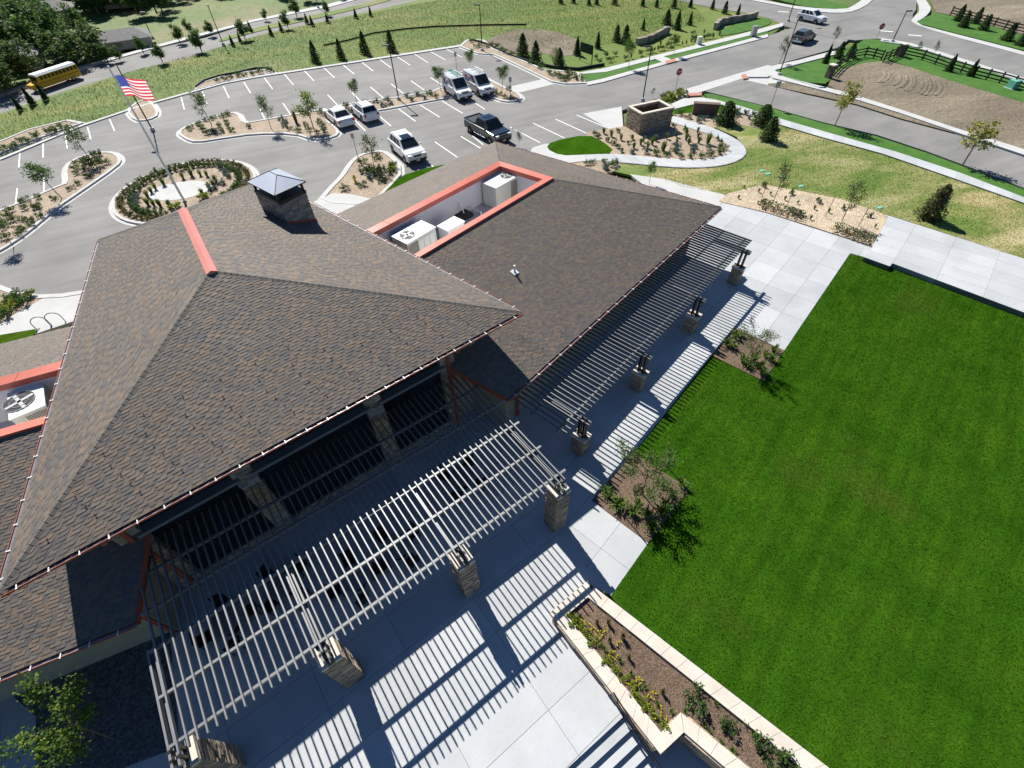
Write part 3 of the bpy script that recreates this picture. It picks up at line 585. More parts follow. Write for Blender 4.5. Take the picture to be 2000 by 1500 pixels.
# ---- equipment wells
def well(p0, p1, p2, p3, parent, zf=4.55, w=.42):
    """p0..p3 = front-left, front-right, back-right, back-left of the opening's outer rim"""
    R = [p0, p1, p2, p3]; cc = sum(R, Vector()) / 4
    def inset(d):
        out = []
        for i in range(4):
            a, b, c = R[i - 1], R[i], R[(i + 1) % 4]; e1 = (b - a).normalized(); e2 = (c - b).normalized()
            n1 = Vector((-e1.y, e1.x, 0)); n2 = Vector((-e2.y, e2.x, 0))
            if n1.dot(cc - b) < 0: n1 = -n1
            if n2.dot(cc - b) < 0: n2 = -n2
            out.append(b + (n1 + n2) * (d / (1 + n1.dot(n2))))
        return out
    I = inset(w); I2 = inset(w - .02); O = inset(-.03); cap = MB(); wall = MB(); Z = Vector((0, 0, 1)); lip = MB()
    for i in range(4):
        j = (i + 1) % 4
        cap.add([O[i] + Z * .10, O[j] + Z * .10, I[j] + Z * .05, I[i] + Z * .05, O[i] - Z * .1, O[j] - Z * .1, I[i] - Z * .22, I[j] - Z * .22], [[0, 1, 2, 3], [4, 5, 1, 0], [3, 2, 7, 6]])
        wall.add([I2[i] - Z * .2, I2[j] - Z * .2, Vector((I2[j].x, I2[j].y, zf)), Vector((I2[i].x, I2[i].y, zf))], [[0, 1, 2, 3]])
    for i in range(4):
        a_, b_, c_, d_ = O[i], O[(i + 1) % 4], I[i], I[(i + 1) % 4]; nn = int((b_ - a_).length / 2.6)
        for k in range(1, nn): t_ = k / nn; MB().bar(a_.lerp(b_, t_) + Z * .103, c_.lerp(d_, t_) + Z * .053, .035, .012).build('coping_seam', MT['red_metal'], parent)
    cpart('well_coping', cap, MT['red_metal'], parent); cpart('well_wall', wall, MT['white_wall'], parent)
    fl = MB(); fl.face([Vector((q.x, q.y, zf)) for q in I2]); cpart('well_floor', fl, MT['membrane'], parent)
well(P0, P1, P2, P3, wing_roof); well(LP0, LP1, LQ1, LQ0, lwing_roof)
# ---- vent pipe on the wing roof
nWr = (E1 - E0).cross(P1 - E1).normalized(); vp = ray_plane(1005, 532, E0, nWr if nWr.z > 0 else -nWr)
vb = MB(); vb.tube(vp, vp + Vector((0, 0, .42)), .055, .055, 10); vb.box(vp + Vector((0, 0, .03)), (.34, .34, .02), AW, ax=(uW, nWr.cross(uW), nWr)); vb.tube(vp, vp + Vector((0, 0, .1)), .11, .06, 10); cpart('vent_pipe', vb, MT['white_metal'], wing_roof)
# ---- walls
def inset_line(a, b, c, d):
    n = -outn(a, b, c); return a + n * d, b + n * d
def isect(l, m):
    p, r = l[0].xy, (l[1] - l[0]).xy; q, s_ = m[0].xy, (m[1] - m[0]).xy; t = ((q - p).x * s_.y - (q - p).y * s_.x) / (r.x * s_.y - r.y * s_.x); return p + r * t
lf, lr, lb, ll = inset_line(FL, FR, cen, 1.42), inset_line(FR, BR, cen, 1.3), inset_line(BR, BL, cen, 1.2), inset_line(BL, FL, cen, 1.3)
WC = [isect(lf, ll), isect(lf, lr), isect(lr, lb), isect(lb, ll)]
cpart('wall', MB().prism(WC, -.05, ZE - .2), MT['stucco'])
lfw, lew, lbw = inset_line(E0, E1, wc, 1.0), inset_line(E1, E2, wc, 1.0), inset_line(E2, E3, wc, 1.0)
ls = (E0 + uW * .55, E0 + uW * .55 + nW * 5)
WW = [isect(lfw, ls), isect(lfw, lew), isect(lew, lbw), isect(lbw, ls)]
cpart('wall', MB().prism(WW, -.05, ZW - .2), MT['stucco'])
# gable wall that closes the wing roof's open end
gz = lambda k: ZW - .2 + .357 * k
q0 = E0 + uW * .5 + nW * .9; gw = MB(); gp = [q0.xy.to_3d() + Vector((0, 0, 0)), (q0 + nW * 5.2).xy.to_3d(), (q0 + nW * 5.2).xy.to_3d() + Vector((0, 0, gz(6.1))), q0.xy.to_3d() + Vector((0, 0, gz(.9)))]
gw.face(gp[::-1]); gw.face([p + uW * .2 for p in gp]); cpart('gable_wall', gw, MT['stucco'])
LW = [(LL0 + nL * 1.0).xy, (LL1 + nL * 1.0 - uL * .5).xy, (LB1 - nL * 1.0 - uL * 2.5).xy, (LB0 - nL * 1.0).xy]
cpart('wall', MB().prism(LW, -.05, ZW - .2), MT['stucco'])
q1 = LL1 - uL * .45 + nL * .95; gp = [q1.xy.to_3d(), (q1 + nL * 5).xy.to_3d(), (q1 + nL * 5).xy.to_3d() + Vector((0, 0, gz(5.9))), q1.xy.to_3d() + Vector((0, 0, gz(.95)))]
gw = MB(); gw.face(gp); gw.face([p - uL * .2 for p in gp][::-1]); cpart('gable_wall', gw, MT['stucco'])
# ---- stonework helper: ledger stones on the four sides of a post or box
STC = [(.36, .28, .20), (.30, .235, .175), (.24, .19, .15), (.42, .335, .235), (.27, .24, .21), (.20, .165, .135), (.34, .29, .235)]
def ledger(c, sx, sy, z0, z1, rz, ch=(.06, .11), sl_=(.18, .45), depth=.07, proud=.03):
    """returns a list of (verts, colour, normal) - one closed stone each"""
    out = []; X = Vector((math.cos(rz), math.sin(rz), 0)); Y = Vector((-X.y, X.x, 0)); z = z0
    c = Vector((c[0], c[1], 0))
    while z < z1 - .02:
        h = min(random.uniform(*ch), z1 - z)
        for n, t, w, e in ((Y, X, sx, sy), (-Y, -X, sx, sy), (X, Y, sy, sx), (-X, -Y, sy, sx)):
            x = -w / 2
            while x < w / 2 - .02:
                l = min(random.uniform(*sl_), w / 2 - x)
                if w / 2 - x - l < .1: l = w / 2 - x
                pr = random.uniform(0, proud); g = .006
                a = c + n * (e / 2 - depth) + t * (x + g); b = c + n * (e / 2 - depth) + t * (x + l - g); o = n * (depth + pr)
                z_a, z_b = Vector((0, 0, z + g * .7)), Vector((0, 0, z + h - g * .7))
                k = random.uniform(.8, 1.15)
                out.append(([a + o + z_a, b + o + z_a, b + o + z_b, a + o + z_b, a + z_a, b + z_a, b + z_b, a + z_b], tuple(v * k for v in random.choice(STC)), n))
                x += l
        z += h
    return out
STF = [[0, 3, 2, 1], [3, 7, 6, 2], [0, 1, 5, 4], [1, 2, 6, 5], [0, 4, 7, 3]]
def lay_stones(stones, single_parent, limit, stuff_parent, local=None, inv=None):
    order = sorted(range(len(stones)), key=lambda i: -vis_area(stones[i][0], stones[i][2])); pick = set(order[:limit]); r = MB()
    for i, (vs, c, n) in enumerate(stones):
        if i in pick: 
            sp = single_parent[i] if isinstance(single_parent, list) else single_parent
            MB().add(vs, STF, c).build('stone', MT['stone'], sp)
        else: r.add(vs, STF, c)
    if r.f:
        o = tag(r.build('stonework', MT['stone'], stuff_parent), kind='stuff')
        if inv is not None: o.matrix_parent_inverse = inv
# ---- front wall: stone piers, windows, ledges, downspouts
fdir = (Vector(WC[1]) - Vector(WC[0])).normalized(); fn = Vector((fdir.y, -fdir.x)); fa = math.atan2(fdir.y, fdir.x); W0 = Vector(WC[0])
tp = [(Vector(p) - W0).dot(fdir) for p in ((-2.9, 15.0), (-6.04, 13.07), (-10.28, 9.78), (-13.3, 7.4))]
stn, par = [], []
core = MB()
pier_part = []
for t in tp:
    c = W0 + fdir * t + fn * .16
    po = cpart('stone_pier', MB().box((c.x, c.y, 3.05), (.62, .30, 6.1), fa), MT['brown_stone']); S = ledger(c, .7, .38, 0, 6.1, fa, (.09, .15)); stn += S; par += [po] * len(S)
# low stone sill wall along the foot of the windows
for i in range(3):
    t0, t1 = tp[i + 1] + .36, tp[i] - .36; m = W0 + fdir * ((t0 + t1) / 2) + fn * .10
    po = cpart('stone_base', MB().box((m.x, m.y, .25), (t1 - t0, .16, .5), fa), MT['brown_stone']); S = ledger(m, t1 - t0, .24, 0, .5, fa, (.09, .15)); stn += S; par += [po] * len(S)
    # glazing: panes and mullions
    npan = 4; wfr = cpart('window', MB().box((m.x - fn.x * .06, m.y - fn.y * .06, 3.15), (t1 - t0, .06, 5.3), fa), MT['plastic_black'])
    for k in range(npan):
        for z0, z1 in ((.55, 2.7), (2.8, 4.2), (4.3, 5.6)):
            tt = t0 + (t1 - t0) * (k + .5) / npan; q = W0 + fdir * tt + fn * .09; MB().box((q.x, q.y, (z0 + z1) / 2), ((t1 - t0) / npan - .08, .04, z1 - z0), fa).build('pane', MT['window_glass'], wfr)
    lg = W0 + fdir * ((t0 + t1) / 2) + fn * .32
    cpart('ledge', MB().box((lg.x, lg.y, 4.55), (t1 - t0 + .3, .40, .14), fa), MT['black_metal'])
    cpart('window_header', MB().box((lg.x - fn.x * .2, lg.y - fn.y * .2, 4.3), (t1 - t0, .12, .12), fa), MT['stucco'])
# ---- chimney
CB = [G(544, 398, 8.55), G(595, 374, 8.55), G(499, 372, 8.55)]
cx, cy = (CB[1] - CB[0]), (CB[2] - CB[0]); cu = cx.normalized(); cc = CB[0] + cx / 2 + cy / 2; ca = math.atan2(cx.y, cx.x); csx, csy = cx.length, cy.length
chim = cpart('chimney', MB().box((cc.x, cc.y, 7.3), (csx - .14, csy - .14, 2.45), ca), MT['brown_stone'])
CST = [(.30, .275, .245), (.25, .235, .215), (.36, .32, .27), (.21, .20, .19)]
_o = STC[:]; STC[:] = CST
S = ledger(cc, csx, csy, 6.7, 8.5, ca, (.10, .13), (.22, .5)); STC[:] = _o
stn += S; par += [chim] * len(S)
lay_stones(stn, par, 295, club, inv=club_inv)
fl_ = MB(); 
for k, (n, w, e) in enumerate(((0, csx, csy), (1, csy, csx))): pass
rn = (FR - BR).cross(RF1 - BR).normalized(); rn = rn if rn.z > 0 else -rn
X2 = cu - rn * cu.dot(rn); X2.normalize(); Y2 = rn.cross(X2); hb = FR + (cc - FR) - rn * ((cc - FR).dot(rn) / rn.z) * 0
pz = FR.z - (rn.x * (cc.x - FR.x) + rn.y * (cc.y - FR.y)) / rn.z
MB().box((cc.x, cc.y, pz + .08), (csx + .14, csy + .14, .22), ax=(X2, Y2, rn)).build('flashing', MT['fascia'], chim)
c2 = Vector((cc.x, cc.y, 0)); cv = Vector((-cu.y, cu.x, 0))
MB().box((cc.x, cc.y, 8.55), (csx + .06, csy + .06, .16), ca).build('cap_base', MT['pole_black'], chim)
for a in (-1, 1):
    for b in (-1, 1): 
        p = c2 + cu * (a * (csx / 2 - .06)) + cv * (b * (csy / 2 - .06)); MB().box((p.x, p.y, 8.83), (.1, .1, .46), ca).build('cap_post', MT['pole_black'], chim)
kz = 9.05; cr_ = MB(); hx, hy = csx / 2 + .12, csy / 2 + .12
q = [c2 + cu * a * hx + cv * b * hy + Vector((0, 0, kz)) for a, b in ((-1, -1), (1, -1), (1, 1), (-1, 1))]; rr = [c2 + cv * (-(hy - hx) * 1.0) + Vector((0, 0, kz + .42)), c2 + cv * (hy - hx) + Vector((0, 0, kz + .42))]
for i, f in enumerate(([q[0], q[1], rr[0]], [q[1], q[2], rr[1], rr[0]], [q[2], q[3], rr[1]], [q[3], q[0], rr[0], rr[1]])): MB().face(f).build('cap_panel', MT['cap_metal'], chim)
sm_ = MB(); 
for a, b in ((q[0], rr[0]), (q[1], rr[0]), (q[2], rr[1]), (q[3], rr[1]), (rr[0], rr[1])): sm_.tube(a, b, .018, .018, 5)
for i in range(4): sm_.bar(q[i] - Vector((0, 0, .03)), q[(i + 1) % 4] - Vector((0, 0, .03)), .03, .06)
sm_.build('cap_seam', MT['pole_black'], chim); MB().face([v - Vector((0, 0, .02)) for v in q[::-1]]).build('cap_soffit', MT['pole_black'], chim)
# downspouts
def downspout(p, ztop):
    mb = MB(); mb.box((p.x, p.y, ztop / 2), (.14, .11, ztop), fa); mb.bar(Vector((p.x, p.y, ztop - .05)), Vector((p.x + fn.x * 1.1, p.y + fn.y * 1.1, ztop + .18)), .14, .11); cpart('downspout', mb, MT['fascia'])
for t in (tp[0], tp[3]): downspout(W0 + fdir * t + fn * .42, 6.0)
for pt in ((E0 + uW * 1.6 + nW * .85), (LL1 - uL * .5 + nL * .8)):
    mb = MB(); mb.box((pt.x, pt.y, 1.65), (.12, .1, 3.3), AW); cpart('downspout', mb, MT['fascia'])
# ================================================================ pergolas
def pergola(label, origin, u, v, zt, rafters, rlen, vb_list, ulen, pill_u, pill_v, ph, posts, psz, prz, group_limit):
    """u along the beams, v from the house outwards; origin on the ground at u = 0, v = 0 (the house side)"""
    root = thing('pergola', label, 'pergola', origin); rh, rw = .11, .046; bh, bw = .13, .085
    inv = Matrix.Translation(-root.location)
    def part(name, mb, m='black_metal', par=None):
        o = mb.build(name, MT[m], par or root)
        if par is None: o.matrix_parent_inverse = inv
        return o
    P = lambda a, b, z: origin + u * a + v * b + Vector((0, 0, z))
    for a, v0, v1 in rafters: part('rafter', MB().bar(P(a, v0, zt - rh / 2), P(a, v1, zt - rh / 2), rw, rh))
    for b, u0, u1 in vb_list: part('beam', MB().bar(P(u0, b, zt - rh - bh / 2 - .002), P(u1, b, zt - rh - bh / 2 - .002), bw, bh))
    st_, pr_ = [], []
    for i, pu in enumerate(pill_u):
        pv = pill_v[i] if isinstance(pill_v, (list, tuple)) else pill_v
        c = P(pu, pv, 0)
        pil = part('pillar', MB().box((c.x, c.y, ph / 2), (psz - .14, psz - .14, ph), prz), 'brown_stone')
        S = ledger(c, psz, psz, 0, ph, prz, (.05, .10)); st_ += S; pr_ += [pil] * len(S)
        for s in (-1, 1):
            w = c + u * (s * psz * .34); MB().box((w.x, w.y, ph + .055), (psz * .34, psz + .12, .11), prz).build('cap_stone', MT['cap_stone'], pil)
        MB().box((c.x, c.y, ph + .03), (psz * .33, psz * .9, .06), prz).build('cap_plate', MT['joint'], pil)
        ztop = zt - rh - bh - .01
        for s in (-1, 1):
            for s2 in (-1, 1):
                w = c + u * (s * .10) + v * (s2 * .13); part('post', MB().box((w.x, w.y, (ph + .06 + ztop) / 2), (.095, .095, ztop - ph - .06), prz), 'pole_black')
        for s in (-1, 1): part('girder', MB().bar(P(pu + s * .09, vb_list[0][0] - .15, zt - rh - bh - .115), P(pu + s * .09, pv + .35, zt - rh - bh - .115), .06, .2))
    lay_stones(st_, pr_, group_limit, root, inv=inv)
    return root
uM = Vector((math.cos(AM), math.sin(AM), 0)); vM = Vector((uM.y, -uM.x, 0))
oM = Vector((W0.x, W0.y, 0)) + Vector((fn.x, fn.y, 0)) * .1
def uv(o, u, v, p): return ((p - o).dot(u), (p - o).dot(v))
ra, rb_ = uv(oM, uM, vM, G(300, 1257, 3.85)), uv(oM, uM, vM, G(350, 1471, 3.85)); rz_ = uv(oM, uM, vM, G(1000, 826, 3.85))
vend = rb_[1]; n = int(round((rz_[0] - ra[0]) / .2556)); step = (rz_[0] - ra[0]) / n
bl = []
for (x0, y0), (x1, y1) in (((291, 1278), (1012, 822)), ((309, 1362.5), (1057, 872)), ((330, 1455), (1106, 919))):
    a, b = uv(oM, uM, vM, G(x0, y0, 3.72)), uv(oM, uM, vM, G(x1, y1, 3.72)); bl.append(((a[1] + b[1]) / 2, a[0], b[0]))
print('beams', bl, 'rafter v', ra[1], vend, rz_[1], n, step)
vb2 = bl[0][0]; bls = [(vb2 - 1.35, bl[0][1], bl[0][2] + .2), (vb2 - 2.7, bl[0][1], bl[0][2])]
bls = [b for b in bls if b[0] > .1]; bls = [bl[0]] + bl[1:] + bls
pus = [uv(oM, uM, vM, G(*p)) for p in ((452, 1477), (690, 1315), (917, 1148), (1090, 1028))]
per_main = pergola('metal pergola on four tall stone pillars in front of the tall windows', oM, uM, vM, 3.85, [(ra[0] + i * step, .12, vend) for i in range(n + 1)], 0, bls, 0, [p[0] for p in pus], sum(p[1] for p in pus) / 4, 3.0, True, .66, AM, 295)
uWg = Vector((math.cos(AW), math.sin(AW), 0)); vWg = Vector((uWg.y, -uWg.x, 0)); oW = Vector((WW[0].x, WW[0].y, 0))
wb = []
for (x0, y0), (x1, y1) in (((1130, 719), (1417, 448)), ((1108, 817), (1460.6, 462))):
    a, b = uv(oW, uWg, vWg, G(x0, y0, 2.62)), uv(oW, uWg, vWg, G(x1, y1, 2.62)); wb.append(((a[1] + b[1]) / 2 if x0 != 1108 else b[1], a[0], b[0]))
wr1 = uv(oW, uWg, vWg, G(1470, 468, 2.75)); wr0 = uv(oW, uWg, vWg, G(1012, 865, 2.75))
pw = [uv(oW, uWg, vWg, G(*p)) for p in ((1130, 878), (1245, 757), (1345, 646), (1432, 552))]
print('wing', wb, wr1, wr0, pw)
wst = .27; nr = int((wr1[0] - pw[0][0] + 1.6) / wst); wall_v = .08
rl = [(wr1[0] - .1 - i * wst, wall_v, wr1[1]) for i in range(nr)]
u_end = wr1[0] + .12; u_st = rl[-1][0] - .15
per_wing = pergola('long metal pergola beside the low wing on four short stone pillars', oW, uWg, vWg, 2.75, rl, 0, [(wb[0][0], u_st, u_end), (wb[1][0], u_st, u_end), (.35, u_st, u_end)], 0, [p[0] for p in pw], sum(p[1] for p in pw) / 4, 1.2, True, .62, AW, 295)
# ================================================================ things on the building
def hvac(label, pts, zt, zb, group='rooftop air conditioners', fan_end=0):
    """pts: three pixels of the top: corner A, corner B (short side), corner C next to B along the long side"""
    A, B, D = [G(*p, zt) for p in pts]; X = D - B; Y = A - B; Y = Y - X * (Y.dot(X) / X.dot(X)); L, W = X.length, Y.length; X.normalize(); Y.normalize(); rz = math.atan2(X.y, X.x); h = zt - zb
    c = B + X * L / 2 + Y * W / 2
    r = thing('air_conditioner', label, 'air conditioner', (c.x, c.y, zb), rz, group)
    MB().box((0, 0, h / 2 - .02), (L, W, h - .04)).build('cabinet', MT['unit_paint'], r); MB().box((0, 0, h + .0), (L + .06, W + .06, .06)).build('lid', MT['unit_top'], r)
    lv = MB()
    for k in range(10): lv.box((-L / 2 + .08 + k * .07, 0, h * .5), (.03, W + .03, h * .8))
    lv.build('coil_louvre', MT['coil'], r)
    fx = -L / 2 + W * .48; f = MB(); f.tube((fx, 0, h + .02), (fx, 0, h + .045), W * .33, W * .33, 20); fo = f.build('fan_opening', MT['plastic_black'], r)
    bl_ = MB()
    for k in range(4):
        a = k * math.pi / 2 + .3; bl_.bar((fx, 0, h + .055), (fx + math.cos(a) * W * .3, math.sin(a) * W * .3, h + .055), .13, .012)
    bl_.build('fan_blade', MT['grey_metal'], r)
    gd = MB()
    for rr_ in (.33, .2): 
        for k in range(16): a, b = 2 * math.pi * k / 16, 2 * math.pi * (k + 1) / 16; gd.tube((fx + math.cos(a) * W * rr_, math.sin(a) * W * rr_, h + .07), (fx + math.cos(b) * W * rr_, math.sin(b) * W * rr_, h + .07), .008, .008, 4)
    gd.build('fan_guard', MT['grey_metal'], r)
    pn = MB()
    for k in range(3): pn.box((L * (-.05 + k * .2), -W / 2 - .006, h * .5), (L * .16, .012, h * .7))
    pn.build('access_panel', MT['unit_top'], r)
    for k in range(4): MB().box((L * (-.1 + k * .14), 0, h + .035), (.03, W * .96, .012)).build('lid_rib', MT['unit_top'], r)
    return r
hvac('pale rooftop air conditioner nearest the main roof gutter', ((763, 463), (795, 477), (850, 444)), 5.85, 4.58)
hvac('pale rooftop air conditioner at the far end of the right roof well', ((985, 334), (1013, 343), (968, 368)), 5.95, 4.58)
hvac('pale rooftop air conditioner in the left roof well', ((100, 737), (88, 792), (20, 820)), 5.9, 4.58)
def onwell(x, y): return G(x, y, 4.56)
p = onwell(884, 462); r = thing('roof_curb', 'low white equipment curb in the right roof well', 'roof curb', p, AW); MB().box((0, 0, .4), (1.3, .8, .8)).build('curb_box', MT['white_metal'], r); MB().box((0, 0, .82), (1.4, .9, .05)).build('curb_lid', MT['white_metal'], r)
p = onwell(905, 424); r = thing('roof_hatch', 'dark roof hatch with propped white ladder post in the right roof well', 'roof hatch', p, AW); MB().box((0, 0, .12), (.95, .8, .24)).build('hatch_frame', MT['plastic_black'], r); MB().bar((.1, 0, .2), (-.05, .1, .95), .1, .05).build('ladder_post', MT['white_metal'], r)
p = onwell(900, 425); r = thing('gas_pipe', 'thin white gas pipe run across the right roof well floor', 'pipe', p, AW); g_ = MB(); g_.tube((-2.2, .5, .3), (.9, .5, .3), .04); g_.tube((.9, .5, .3), (.9, -.9, .3), .04); g_.tube((-2.2, .5, 0), (-2.2, .5, .3), .04); g_.tube((.9, -.9, 0), (.9, -.9, .3), .04); g_.build('pipe_run', MT['white_metal'], r)
p = onwell(1040, 362); r = thing('vent_hood', 'small grey vent with a curved conduit by the right well corner', 'vent', p, AW); g_ = MB(); g_.tube((0, 0, 0), (0, 0, .9), .05); g_.box((0, 0, .95), (.28, .22, .3)); g_.build('hood', MT['grey_metal'], r); g_ = MB()
for k in range(6): a, b = math.pi * k / 6, math.pi * (k + 1) / 6; g_.tube((-.45 + .42 * math.cos(a), 0, .55 + .3 * math.sin(a)), (-.45 + .42 * math.cos(b), 0, .55 + .3 * math.sin(b)), .025, .025, 6)
g_.build('conduit', MT['grey_metal'], r)
# ================================================================ raised planter
ZC = .46
plan = thing('raised_planter', 'long raised planter of pale capstones and stone walls between patio and lawn', 'planter', G(1300, 1320).xy.to_3d()); pinv = Matrix.Translation(-plan.location)
def ppart(name, mb, m): o = mb.build(name, MT[m], plan); o.matrix_parent_inverse = pinv; return o
def wall_run(outer, inner, n, first=True):
    """coping between two pixel lines at the coping height"""
    o0, o1 = [G(*p, ZC) for p in outer]; i0, i1 = [G(*p, ZC) for p in inner]
    for k in range(n):
        e_ = .005 / (o1 - o0).length; a, b = k / n + e_, (k + 1) / n - e_; Q = [o0.lerp(o1, a).xy, o0.lerp(o1, b).xy, i0.lerp(i1, b).xy, i0.lerp(i1, a).xy]
        ppart('cap_stone', MB().prism(Q, ZC - .09, ZC + random.uniform(-.004, .004)), 'cap_stone')
    c0, c1 = (o0 + i0) / 2, (o1 + i1) / 2; w = ((o0 - i0).length + (o1 - i1).length) / 2
    mid = (c0 + c1) / 2; d = (c1 - c0); rz = math.atan2(d.y, d.x); L = d.length
    ppart('wall_core', MB().box((mid.x, mid.y, -.18), (L - .02, w - .14, 1.08), rz), 'brown_stone')
    return ledger(mid, L, w - .08, -.7, ZC - .09, rz, (.08, .14), (.25, .6))
ps = []
ps += wall_run(((1160, 1146), (1700, 1562)), ((1147, 1165), (1660, 1575)), 15)
ps += wall_run(((1074, 1197), (1291, 1474)), ((1106, 1200), (1291, 1430)), 9)
ps += wall_run(((1076, 1195), (1148, 1134)), ((1106, 1202), (1158, 1158)), 2)
ps += wall_run(((1290, 1473), (1336, 1430)), ((1290, 1432), (1330, 1391)), 2)
ps += wall_run(((1336, 1430), (1470, 1545)), ((1331, 1392), (1520, 1545)), 5)
lay_stones(ps, plan, 280, plan)
for o in plan.children:
    if o.name.startswith('stone'): o.matrix_parent_inverse = pinv
ppart('soil', MB().prism(pp([(1100, 1195), (1150, 1158), (1330, 1300), (1700, 1585), (1520, 1555), (1335, 1395), (1293, 1440)], .33), -.3, .33), 'mulch')
# handrails by the steps
for i, (a, b) in enumerate((((1196, 1372), (1290, 1500)), ((1212, 1384), (1300, 1505)))[:1]):
    A = G(1201, 1374, .02); r = thing('handrail', 'dark metal stair handrail beside the raised planter', 'handrail', A, math.atan2(snv.y, snv.x)); sgn = 1
    for x in (.0, .9, 1.9): MB().tube((x, 0, -.7 if x > .5 else -.01), (x, 0, .8 - .3 * x), .022).build('rail_post', MT['pole_black'], r)
    MB().tube((-.25, 0, .85), (2.1, 0, .2), .024).build('top_rail', MT['pole_black'], r); MB().tube((0, 0, .45), (1.9, 0, -.12), .018).build('mid_rail', MT['pole_black'], r)
# ================================================================ plants
def leaf(mb, p, s, col, up=.3, asp=1.6):
    a = Vector((random.gauss(0, 1), random.gauss(0, 1), random.gauss(0, 1) + up)).normalized(); b = a.orthogonal().normalized(); b = (Matrix.Rotation(random.uniform(0, 6.3), 3, a) @ b); c = a.cross(b)
    mb.face([p - b * s * asp / 2, p + c * s / 2, p + b * s * asp / 2, p - c * s / 2], col)
def jit(c, k=.25):
    f = random.uniform(1 - k, 1 + k); return (c[0] * f * random.uniform(.92, 1.08), c[1] * f, c[2] * f * random.uniform(.9, 1.1))
GREEN = [(.085, .16, .032), (.11, .19, .045), (.07, .135, .03)]; DARKG = [(.050, .095, .030), (.062, .115, .035), (.038, .072, .024)]; LIME = [(.20, .27, .03), (.26, .31, .04)]
BLUE = [(.10, .15, .135), (.13, .18, .16), (.075, .12, .11)]; OLIVE = [(.10, .13, .045), (.14, .16, .06), (.08, .10, .04)]; GOLD = [(.33, .30, .05), (.27, .27, .05), (.20, .24, .05)]; RED = [(.17, .10, .055), (.20, .12, .065), (.13, .13, .05)]
def bush_mesh(name, pal, n=300, rx=.5, rz=.45, s=.075):
    mb = MB(); cl = [(Vector((random.gauss(0, .45), random.gauss(0, .45), random.uniform(.25, .95)))) for _ in range(9)]
    for i in range(n):
        c = random.choice(cl); d = Vector((random.gauss(0, 1), random.gauss(0, 1), random.gauss(0, 1))).normalized() * random.uniform(.1, .48)
        p = Vector(((c.x + d.x) * rx, (c.y + d.y) * rx, max(.02, (c.z + d.z) * rz * 1.1))); leaf(mb, p, s * random.uniform(.7, 1.3), jit(random.choice(pal)))
    return mb.mesh(name, MT['plant'])
def tuft_mesh(name, pal, n=60, h=.7, spread=.28, w=.03):
    mb = MB()
    for i in range(n):
        a = random.uniform(0, 6.3); t = random.uniform(0, 1) ** .7; r0 = random.uniform(0, .09); hh = h * random.uniform(.6, 1.1); d = Vector((math.cos(a), math.sin(a), 0)); q = Vector((-d.y, d.x, 0)) * w
        p0 = d * r0; p1 = d * (r0 + spread * t * .4) + Vector((0, 0, hh * .65)); p2 = d * (r0 + spread * t) + Vector((0, 0, hh * (1 - .35 * t))); c = jit(random.choice(pal))
        mb.face([p0 - q, p0 + q, p1 + q * .8, p1 - q * .8], c); mb.face([p1 - q * .8, p1 + q * .8, p2], c)
    return mb.mesh(name, MT['plant'])
def sapling_meshes(pal, n=950, seed=1, dense=1.0, wide=.17, s=.024):
    """unit-height young tree: trunk with limbs, crown of leaf clumps"""
    random.seed(seed); t = MB(); cr_m = MB(); p = Vector((0, 0, 0)); pts = []
    lean = Vector((random.uniform(-.02, .02), random.uniform(-.02, .02), 0))
    for k in range(5):
        q = p + Vector((lean.x, lean.y, .17)); t.tube(p, q, .012 * (1 - k * .15), .012 * (1 - (k + 1) * .15), 6); p = q; pts.append(q.copy())
    tips = []
    for k in range(13):
        b = Vector(pts[1]).lerp(pts[4], random.random()); a = k * 2.4 + random.random(); hgt = b.z; L = wide * (1.15 - .55 * abs(hgt - .5) * 2) * random.uniform(.7, 1.2)
        e = b + Vector((math.cos(a) * L, math.sin(a) * L, L * random.uniform(.6, 1.3))); t.tube(b, e, .006, .002, 4); tips += [e, b.lerp(e, .6), b.lerp(e, .8)]
    tips.append(pts[-1] + Vector((0, 0, .05)))
    for i in range(int(n * dense)):
        c = random.choice(tips); d = Vector((random.gauss(0, .045), random.gauss(0, .045), random.gauss(0, .05))); leaf(cr_m, c + d, s * random.uniform(.7, 1.3), jit(random.choice(pal)))
    return t.mesh('trunk', MT['bark']), cr_m.mesh('crown', MT['plant'])
def round_tree_meshes(pal, n=1500, seed=1, s=.042, wide=.27, base=.25):
    random.seed(seed); t = MB(); t.tube((0, 0, 0), (0, 0, .45), .025, .016, 7); cr_m = MB(); cl = []
    for k in range(16):
        a = random.uniform(0, 6.3); h = random.uniform(base + .08, .92); r = wide * math.sin(math.pi * min(1, max(.05, (h - base) / (1 - base))) ** .8) * random.uniform(.4, 1); e = Vector((math.cos(a) * r, math.sin(a) * r, h)); cl.append(e); t.tube((0, 0, min(.45, h * .6)), e, .009, .003, 4)
    for i in range(n):
        c = random.choice(cl); d = Vector((random.gauss(0, .065), random.gauss(0, .065), random.gauss(0, .06))); leaf(cr_m, c + d, s * random.uniform(.7, 1.3), jit(random.choice(pal)))
    return t.mesh('trunk', MT['bark']), cr_m.mesh('crown', MT['plant'])
